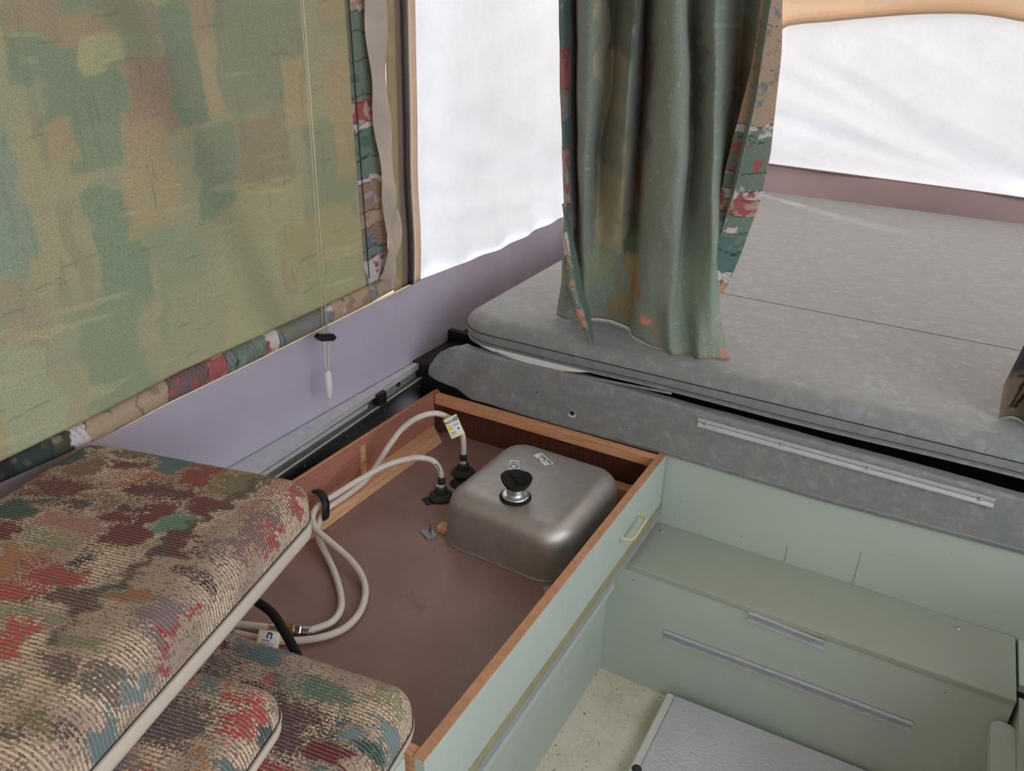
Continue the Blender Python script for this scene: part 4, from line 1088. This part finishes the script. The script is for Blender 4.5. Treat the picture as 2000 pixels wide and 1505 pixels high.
def hem_fn(u, v):
    y = .12 + u*(1.645 - .12)
    zt = np.interp(y, [.12, .587, .787, .95, 1.183, 1.506, 1.6], [.864, .874, .884, .899, .904, .919, .921]) + .003
    zl = np.interp(y, [.12, .573, .77, .905, 1.154, 1.488, 1.645], [.830, .843, .842, .852, .859, .873, .884])
    zc = (zt + zl)/2; r = (zt - zl)/2
    a = -1.75 + v*3.5
    return -1.262 + r*.75*np.cos(a), y, zc + r*np.sin(a)
def hem_paint(u, v, co):
    return segs(co[:, 1].astype(float), v, HEMB, 5, 1.25)
grid('bottom_hem', hem_fn, 560, 18, M['border'], bl, True, 0, hem_paint)
# backlit canvas line between hem and skirt, its glow put into a pale colour
tube('edge_tape', [(-1.281, y, float(skirt_top(np.array([y]))[0]) + .0025) for y in np.linspace(.5, 1.74, 40)], .0028, plain('edge_tape', rgb(236, 206, 176, 1.3), .8, .1), wl, 6)
po = tag(tube('tent_pole', [(-1.328, .79, 1.98), (-1.328, .968, 1.564), (-1.328, 1.193, 1.035), (-1.328, 1.33, .70)], .022, M['zinc'], None, 10), 'slanting tent pole faintly shading the blind from outside', 'pole')
# blind pull cord
pc = thing('pull_cord', (-1.24, 1.345, .66), 'thin cream blind cord with black stop and white pull', 'cord')
tube('cord', [(-1.238, 1.343, 2.0), (-1.238, 1.346, 1.4), (-1.238, 1.346, .855)], .0015, M['cord'], pc, 6)
tube('cord', [(-1.241, 1.342, 2.0), (-1.241, 1.342, 1.3), (-1.241, 1.335, .86)], .0009, M['cord'], pc, 6)
tube('cord', [(-1.236, 1.332, .85), (-1.237, 1.330, .78), (-1.236, 1.334, .762)], .0016, M['cord'], pc, 6)
tube('cord', [(-1.238, 1.350, .85), (-1.238, 1.345, .78), (-1.237, 1.338, .762)], .0016, M['cord'], pc, 6)
hx = []
for (a, b) in ((-.032, .0), (-.022, .009), (.022, .009), (.032, 0), (.022, -.009), (-.022, -.009)): hx.append((a, b))
sv2 = [(-1.238 + dx, 1.339 + a, .851 - a*.30 + b) for dx in (-.007, .007) for a, b in hx]
obj('cord_stop', sv2, [(5, 4, 3, 2, 1, 0), (6, 7, 8, 9, 10, 11)] + [(i, (i+1) % 6, (i+1) % 6 + 6, i+6) for i in range(6)], M['black'], pc)
lathe('cord_pull', (-1.237, 1.3355, .690), [(.003, 0), (.0065, .004), (.0085, .02), (.0092, .05), (.008, .068), (.004, .074)], M['white_plastic'], pc, 8, (0, .02, 1))
tube('cord_end', [(-1.237, 1.335, .692), (-1.238, 1.331, .672), (-1.236, 1.334, .655)], [.0014, .0010, .0018], M['cord'], pc, 5)

# pale lining curtain gathered between blind and zip
lcz = [2.0, 1.58, 1.475, 1.36, 1.244, 1.144, 1.112, 1.079, 1.012, .927, .875]
lya = [1.55, 1.556, 1.562, 1.569, 1.585, 1.593, 1.597, 1.599, 1.601, 1.588, 1.600]
lyb = [1.69, 1.683, 1.669, 1.661, 1.665, 1.671, 1.659, 1.675, 1.668, 1.640, 1.625]
def lining_fn(u, v):
    z = .893 + v*(2.0 - .893)
    a = np.interp(z, lcz[::-1], lya[::-1]); b = np.interp(z, lcz[::-1], lyb[::-1])
    y = a + (b-a)*u
    fold = .034*sstep(.45, .95, u)*sstep(1.05, 1.45, z) - .010*np.sin(u*3.1) + .012*sstep(.6, 1.0, u)
    tw = .012*np.exp(-((z-1.10)/.03)**2)*np.sin(u*6)
    pk = .016*np.sin(u*7 + z*16)*sstep(1.15, .98, z) + .008*np.sin(z*30 + u*5)
    return -1.252 - .012*sstep(.95, .90, z) - fold + tw - pk*.6, y, z
lo = tag(grid('lining_curtain', lining_fn, 50, 170, M['lining'], None, True, .0012), 'narrow pale grey crumpled curtain strip hanging beside the zip', 'curtain')

# ------------------------------------------------------------------ green curtain on the bunk
CZ = [1.98, 1.60, 1.418, 1.269, 1.06, .915, .798]
CX = [[-.935, -.905, -.913, -.868, -.815, -.793, -.716, -.734, -.667, -.612, -.618, -.545, -.512, -.425],
[-0.928, -0.901, -0.909, -0.866, -0.816, -0.794, -0.718, -0.732, -0.665, -0.608, -0.612, -0.539, -0.51, -0.431],
[-0.913, -0.884, -0.892, -0.852, -0.808, -0.783, -0.719, -0.721, -0.653, -0.582, -0.586, -0.515, -0.494, -0.43],
[-0.896, -0.874, -0.881, -0.841, -0.811, -0.801, -0.716, -0.717, -0.655, -0.566, -0.564, -0.496, -0.488, -0.444],
[-0.887, -0.858, -0.859, -0.826, -0.809, -0.792, -0.731, -0.701, -0.64, -0.558, -0.55, -0.469, -0.468, -0.479],
[-0.885, -0.856, -0.839, -0.819, -0.806, -0.78, -0.74, -0.686, -0.641, -0.553, -0.535, -0.46, -0.449, -0.454],
[-0.891, -0.852, -0.827, -0.811, -0.795, -0.768, -0.738, -0.685, -0.646, -0.538, -0.497, -0.443, -0.422, -0.394]]
CY = [[0, -.015, .05, -.02, -.03, .02, -.035, .06, -.03, -.045, .02, -.035, .06, -.02],
[0, -.015, .05, -.02, -.03, .02, -.035, .06, -.03, -.045, .02, -.035, .06, -.02],
[0, -.015, .05, -.02, -.03, .02, -.035, .06, -.03, -.045, .02, -.035, .06, -.02],
[0, -.015, .05, -.02, -.025, .015, -.03, .06, -.03, -.05, .01, -.04, .05, -.01],
[.02, -.01, .04, -.0, .01, .03, .02, .05, -.03, -.055, -.02, -.05, -.02, .03],
[.02, -.0, .03, .02, .03, .04, .05, .04, -.03, -.06, -.035, -.06, -.03, .03],
[.01, -.0, .03, .03, .045, .055, .055, .03, -.02, -.065, -.05, -.06, -.05, -.02]]
CB = [.813, .811, .811, .813, .815, .815, .815, .815, .813, .809, .806, .812, .812, .809]
def cubic(xs, fs, x):
    """smooth (finite-difference hermite) interpolation, rows of fs along xs"""
    xs = np.asarray(xs, float); fs = np.asarray(fs, float)
    i = np.clip(np.searchsorted(xs, x) - 1, 0, len(xs)-2)
    h = xs[i+1]-xs[i]; t = (x-xs[i])/h
    mdv = np.gradient(fs, xs)
    return (2*t**3-3*t**2+1)*fs[i] + (t**3-2*t**2+t)*h*mdv[i] + (-2*t**3+3*t**2)*fs[i+1] + (t**3-t**2)*h*mdv[i+1]
def table(T, s, z):
    """T rows at CZ (descending), columns 0..13; bicubic along columns, linear along rows"""
    T = np.array(T); cols = np.arange(T.shape[1])
    R = np.stack([cubic(cols, row, s) for row in T])
    zr = np.array(CZ)[::-1]; R = R[::-1]
    i = np.clip(np.searchsorted(zr, z) - 1, 0, len(zr)-2)
    t = np.clip((z-zr[i])/(zr[i+1]-zr[i]), 0, 1); t = t*t*(3-2*t)*.5 + t*.5
    k = np.arange(len(s))
    return R[i, k]*(1-t) + R[i+1, k]*t
def cur_fn(u, v):
    s = u*13.0
    zb = cubic(np.arange(14), CB, s)
    z = 1.98 + (zb - 1.98)*v
    x = table(CX, s, z); dy = table(CY, s, z)
    lowf = sstep(1.0, .82, z)
    deep = cubic(np.arange(14), [0, -.005, .045, -.01, -.01, .05, -.02, .085, -.02, -.03, .05, -.02, .085, -.02], s)*sstep(.98, 1.22, z)
    x = x*(1.872 + dy + deep)/(1.872 + dy); dy = dy + deep
    dy = dy + .006*(fbm(x*16, z*7) - .5)*2 + lowf*.010*np.sin(x*95 + z*20 + 3*fbm(x*8, z*8))*sstep(8, 9, s)
    dy = dy + .012*np.exp(-((x + .60)/.03)**2 - ((z - .865)/.05)**2)
    return x, 1.872 + dy, z
LBAND = [(.9, (92, 104, 96), BR_, .4, 0), (1.12, LI, RD_, .4, 0), (1.26, (70, 92, 94), (80, 98, 98), .4, 0), (1.33, SL, RD_, .4, 0), (1.40, RD_, (120, 60, 64), .4, 0), (1.49, (70, 92, 94), SL, .3, 0), (1.60, (66, 88, 92), (80, 98, 98), .4, 0)]
def cur_paint(u, v, co):
    s = u*13.0; x = co[:, 0].astype(float); z = co[:, 2].astype(float)
    k = 1.75
    C = np.tile(np.array(rgb(106, 114, 104, k)[:3]), (len(s), 1))
    def blob(s0, z0, hs, hz, c, al=.9, n=1.0):
        nonlocal C
        q = np.maximum(np.abs(s + (fbm(s*3, z*26)-.5)*1.2*n - s0)/hs, np.abs(z + (fbm(s*3+9, z*20)-.5)*.07*n - z0)/hz)
        w = sstep(1.15, .8, q)*al
        C = C*(1-w[:, None]) + np.array(rgb(*c, k)[:3])*w[:, None]
    tan, brown, ol, dkb, grn = (140, 132, 104), (104, 82, 66), (120, 112, 74), (78, 74, 62), (86, 110, 96)
    blob(4.6, 1.50, .6, .09, tan, .8); blob(5.2, 1.33, .6, .22, (124, 118, 96), .85); blob(5.4, 1.58, .7, .10, (66, 76, 66), .8)
    blob(5.6, 1.24, .8, .10, (96, 98, 84), .8); blob(5.5, 1.12, .9, .10, tan, .7); blob(6.3, 1.16, .5, .14, (132, 122, 98), .7)
    blob(7.2, 1.52, .45, .20, dkb, .9); blob(7.3, 1.40, .45, .08, brown, .9); blob(7.3, 1.28, .5, .05, (92, 74, 60), .8); blob(7.2, 1.18, .4, .03, (150, 80, 60), .8)
    blob(7.0, 1.05, .6, .06, (70, 84, 66), .8); blob(7.0, .99, .6, .03, ol, .9); blob(7.3, .94, .5, .04, (128, 92, 58), .85); blob(6.6, .87, .9, .025, (124, 108, 72), .8)
    blob(4.5, .95, 1.2, .06, (118, 126, 96), .7); blob(5.0, .90, 1.0, .03, (104, 120, 110), .6)
    blob(12.3, 1.50, .5, .06, (112, 96, 66), .9); blob(12.2, 1.42, .5, .04, (104, 88, 62), .9); blob(12.2, 1.33, .5, .04, (128, 112, 76), .8)
    blob(10.2, 1.46, .4, .12, (88, 76, 64), .7); blob(2.2, 1.3, .35, .3, (104, 76, 62), .8); blob(2.1, 1.05, .4, .1, (76, 66, 58), .8)
    blob(9.0, 1.3, .8, .2, (104, 112, 100), .5, .5); blob(11.0, 1.0, 1.5, .1, (94, 116, 98), .5)
    # frayed, sun-bleached hole
    fr = fbm(x*160, z*160, 3)
    w = sstep(.016, .004, np.hypot((x + .618)*.7, z - .868) + (fr-.5)*.016)*.95
    C = C*(1-w[:, None]) + np.array(rgb(186, 128, 98, 1.5)[:3])*w[:, None]
    w = sstep(.012, .003, np.hypot((x + .585)*.7, z - .852) + (fr-.5)*.02)*.9
    C = C*(1-w[:, None]) + np.array(rgb(150, 120, 100, 1.4)[:3])*w[:, None]
    # pale scuffs
    sc_ = sstep(.70, .80, fbm(x*120, z*90, 3))*.28
    C = C*(1-sc_[:, None]) + np.array(rgb(168, 172, 154, k)[:3])*sc_[:, None]
    # hem at the bottom right in red print
    w = (sstep(12.2, 12.5, s)*sstep(.838, .832, z))
    C = C*(1-w[:, None]) + np.array(rgb(160, 120, 108, 1.3)[:3])*w[:, None]
    e = sstep(.05, .0, np.abs(1-v)*6)*.8
    C = C*(1-e[:, None]) + np.array(rgb(128, 92, 72, 1.3)[:3])*e[:, None]
    # left selvedge band
    w = sstep(1.35, 1.15, s)
    w = w*sstep(.96, 1.06, z)
    t_ = segs(z, s*.6, LBAND, 8, 1.25)
    C = C*(1-w[:, None]) + t_*w[:, None]
    return C
cur = thing('bunk_curtain', (-.68, 1.87, .82), 'heavy pleated green curtain hanging down onto the bunk mattress', 'curtain')
grid('drape', cur_fn, 560, 260, M['curtain'], cur, True, .0015, cur_paint)
rho = [(-.425, 1.98), (-0.418, 1.606), (-0.404, 1.509), (-0.395, 1.376), (-0.391, 1.301), (-0.398, 1.187), (-0.42, 1.064), (-0.442, .978), (-.452, .955)]
rhi = [(-.425, 1.98), (-0.436, 1.606), (-0.437, 1.477), (-0.447, 1.371), (-0.458, 1.293), (-0.475, 1.175), (-0.478, 1.078), (-0.466, .966), (-.462, .945)]
def rhem(u, v):
    z = .955 + v*(1.98 - .955)
    o_ = np.interp(z, [q[1] for q in rho][::-1], [q[0] for q in rho][::-1]); i_ = np.interp(z, [q[1] for q in rhi][::-1], [q[0] for q in rhi][::-1])
    i_ = i_ - .022*sstep(1.0, 1.3, z)
    x = i_ + (o_ - i_)*u
    return x, 1.885 + .018*u + .004*np.sin(z*22), z
def rhem_paint(u, v, co):
    z = co[:, 2].astype(float)
    C = segs(z, u, RHEM, 11, 1.35)
    return C
RHEM = [(.90, (176, 130, 96), TN_, .4, 0), (.985, WH, GN, .5, 1), (1.015, (84, 110, 104), (84, 110, 104), 0, 0), (1.06, (84, 110, 104), GN, .4, 0), (1.11, GN, (190, 176, 176), .25, 0), (1.15, TN_, RD_, .5, 0), (1.185, WH, RD_, .45, 0), (1.21, GN, WH, .3, 0), (1.25, GN, RD_, .42, 0), (1.325, GN, GN, 0, 0), (1.335, WH, GN, .5, 0), (1.355, TN_, SL, .3, 1), (1.47, TN_, BR_, .4, 1), (1.56, TN_, SL, .3, 0), (1.7, GN, TN_, .4, 0)]
grid('right_hem', rhem, 24, 320, M['border'], cur, True, .0012, rhem_paint)
# narrow folded strip swinging out at the lower left
la = [(-.868, 1.86, 1.13), (-.862, 1.835, 1.05), (-.850, 1.828, .972), (-.828, 1.82, .906), (-.785, 1.80, .842), (-.728, 1.762, .808)]
lb = [(-.872, 1.84, 1.13), (-.838, 1.84, 1.05), (-.815, 1.84, .978), (-.796, 1.838, .913), (-.765, 1.82, .862), (-.724, 1.762, .809)]
la_s, lb_s = catmull(la, 12), catmull(lb, 12)
def lfl(u, v):
    i = (v*(len(la_s)-1)); i0 = np.clip(np.floor(i).astype(int), 0, len(la_s)-2); t = i - i0
    A_ = np.array([tuple(p) for p in la_s]); B_ = np.array([tuple(p) for p in lb_s])
    a = A_[i0]*(1-t[:, None]) + A_[i0+1]*t[:, None]; b = B_[i0]*(1-t[:, None]) + B_[i0+1]*t[:, None]
    p = a*(1-u[:, None]) + b*u[:, None]
    return p[:, 0], p[:, 1] - .012*np.sin(u*3.14), p[:, 2]
LHEM = [(.8, GN, (160, 120, 110), .4, 0), (.828, (168, 134, 116), (150, 110, 100), .5, 0), (.87, SL, TN_, .4, 1), (.92, GN, TN_, .35, 1), (1.0, WH, TN_, .5, 0), (1.06, GN, TN_, .4, 0)]
def lfl_paint(u, v, co):
    C = segs(co[:, 2].astype(float), u, LHEM, 21)
    w = sstep(.62, .75, u)[:, None]
    return C*(1-w) + np.array(rgb(76, 98, 88, 1.4)[:3])*w
grid('left_hem', lfl, 18, 120, M['border'], cur, True, .0015, lfl_paint)

# second curtain at the right edge of the frame
def rcur(u, v):
    z = .812 + v*(1.98 - .812)
    x0 = np.interp(z, [.812, .89, .98, 1.98], [.186, .176, .188, .20])
    x = x0 + .42*u
    return x, 1.845 + .03*np.sin(u*24), z
def rc_paint(u, v, co):
    z = co[:, 2].astype(float); x = co[:, 0].astype(float)
    C = np.tile(np.array(rgb(112, 98, 84, 1.3)[:3]), (len(z), 1))
    w = sstep(.90, .93, z + (fbm(x*20, z*20)-.5)*.05)[:, None]
    C = C*(1-w) + np.array(rgb(58, 52, 52, 1.3)[:3])*w
    dk = rgb(34, 30, 30, 1.0)[:3]
    C = strokes(C, x + (fbm(x*60, z*60)-.5)*.006, z, [(.203, .835, .212, .895, .004, dk, .95), (.210, .835, .225, .885, .005, dk, .95), (.20, .905, .222, .903, .005, dk, .9), (.224, .90, .228, .98, .004, dk, .9), (.228, .885, .245, .883, .004, dk, .9)])
    return C
c2o = tag(grid('bunk_curtain', rcur, 140, 200, M['border'], None, True, .0015, rc_paint), 'brown and black printed curtain at the right edge of the bunk', 'curtain')
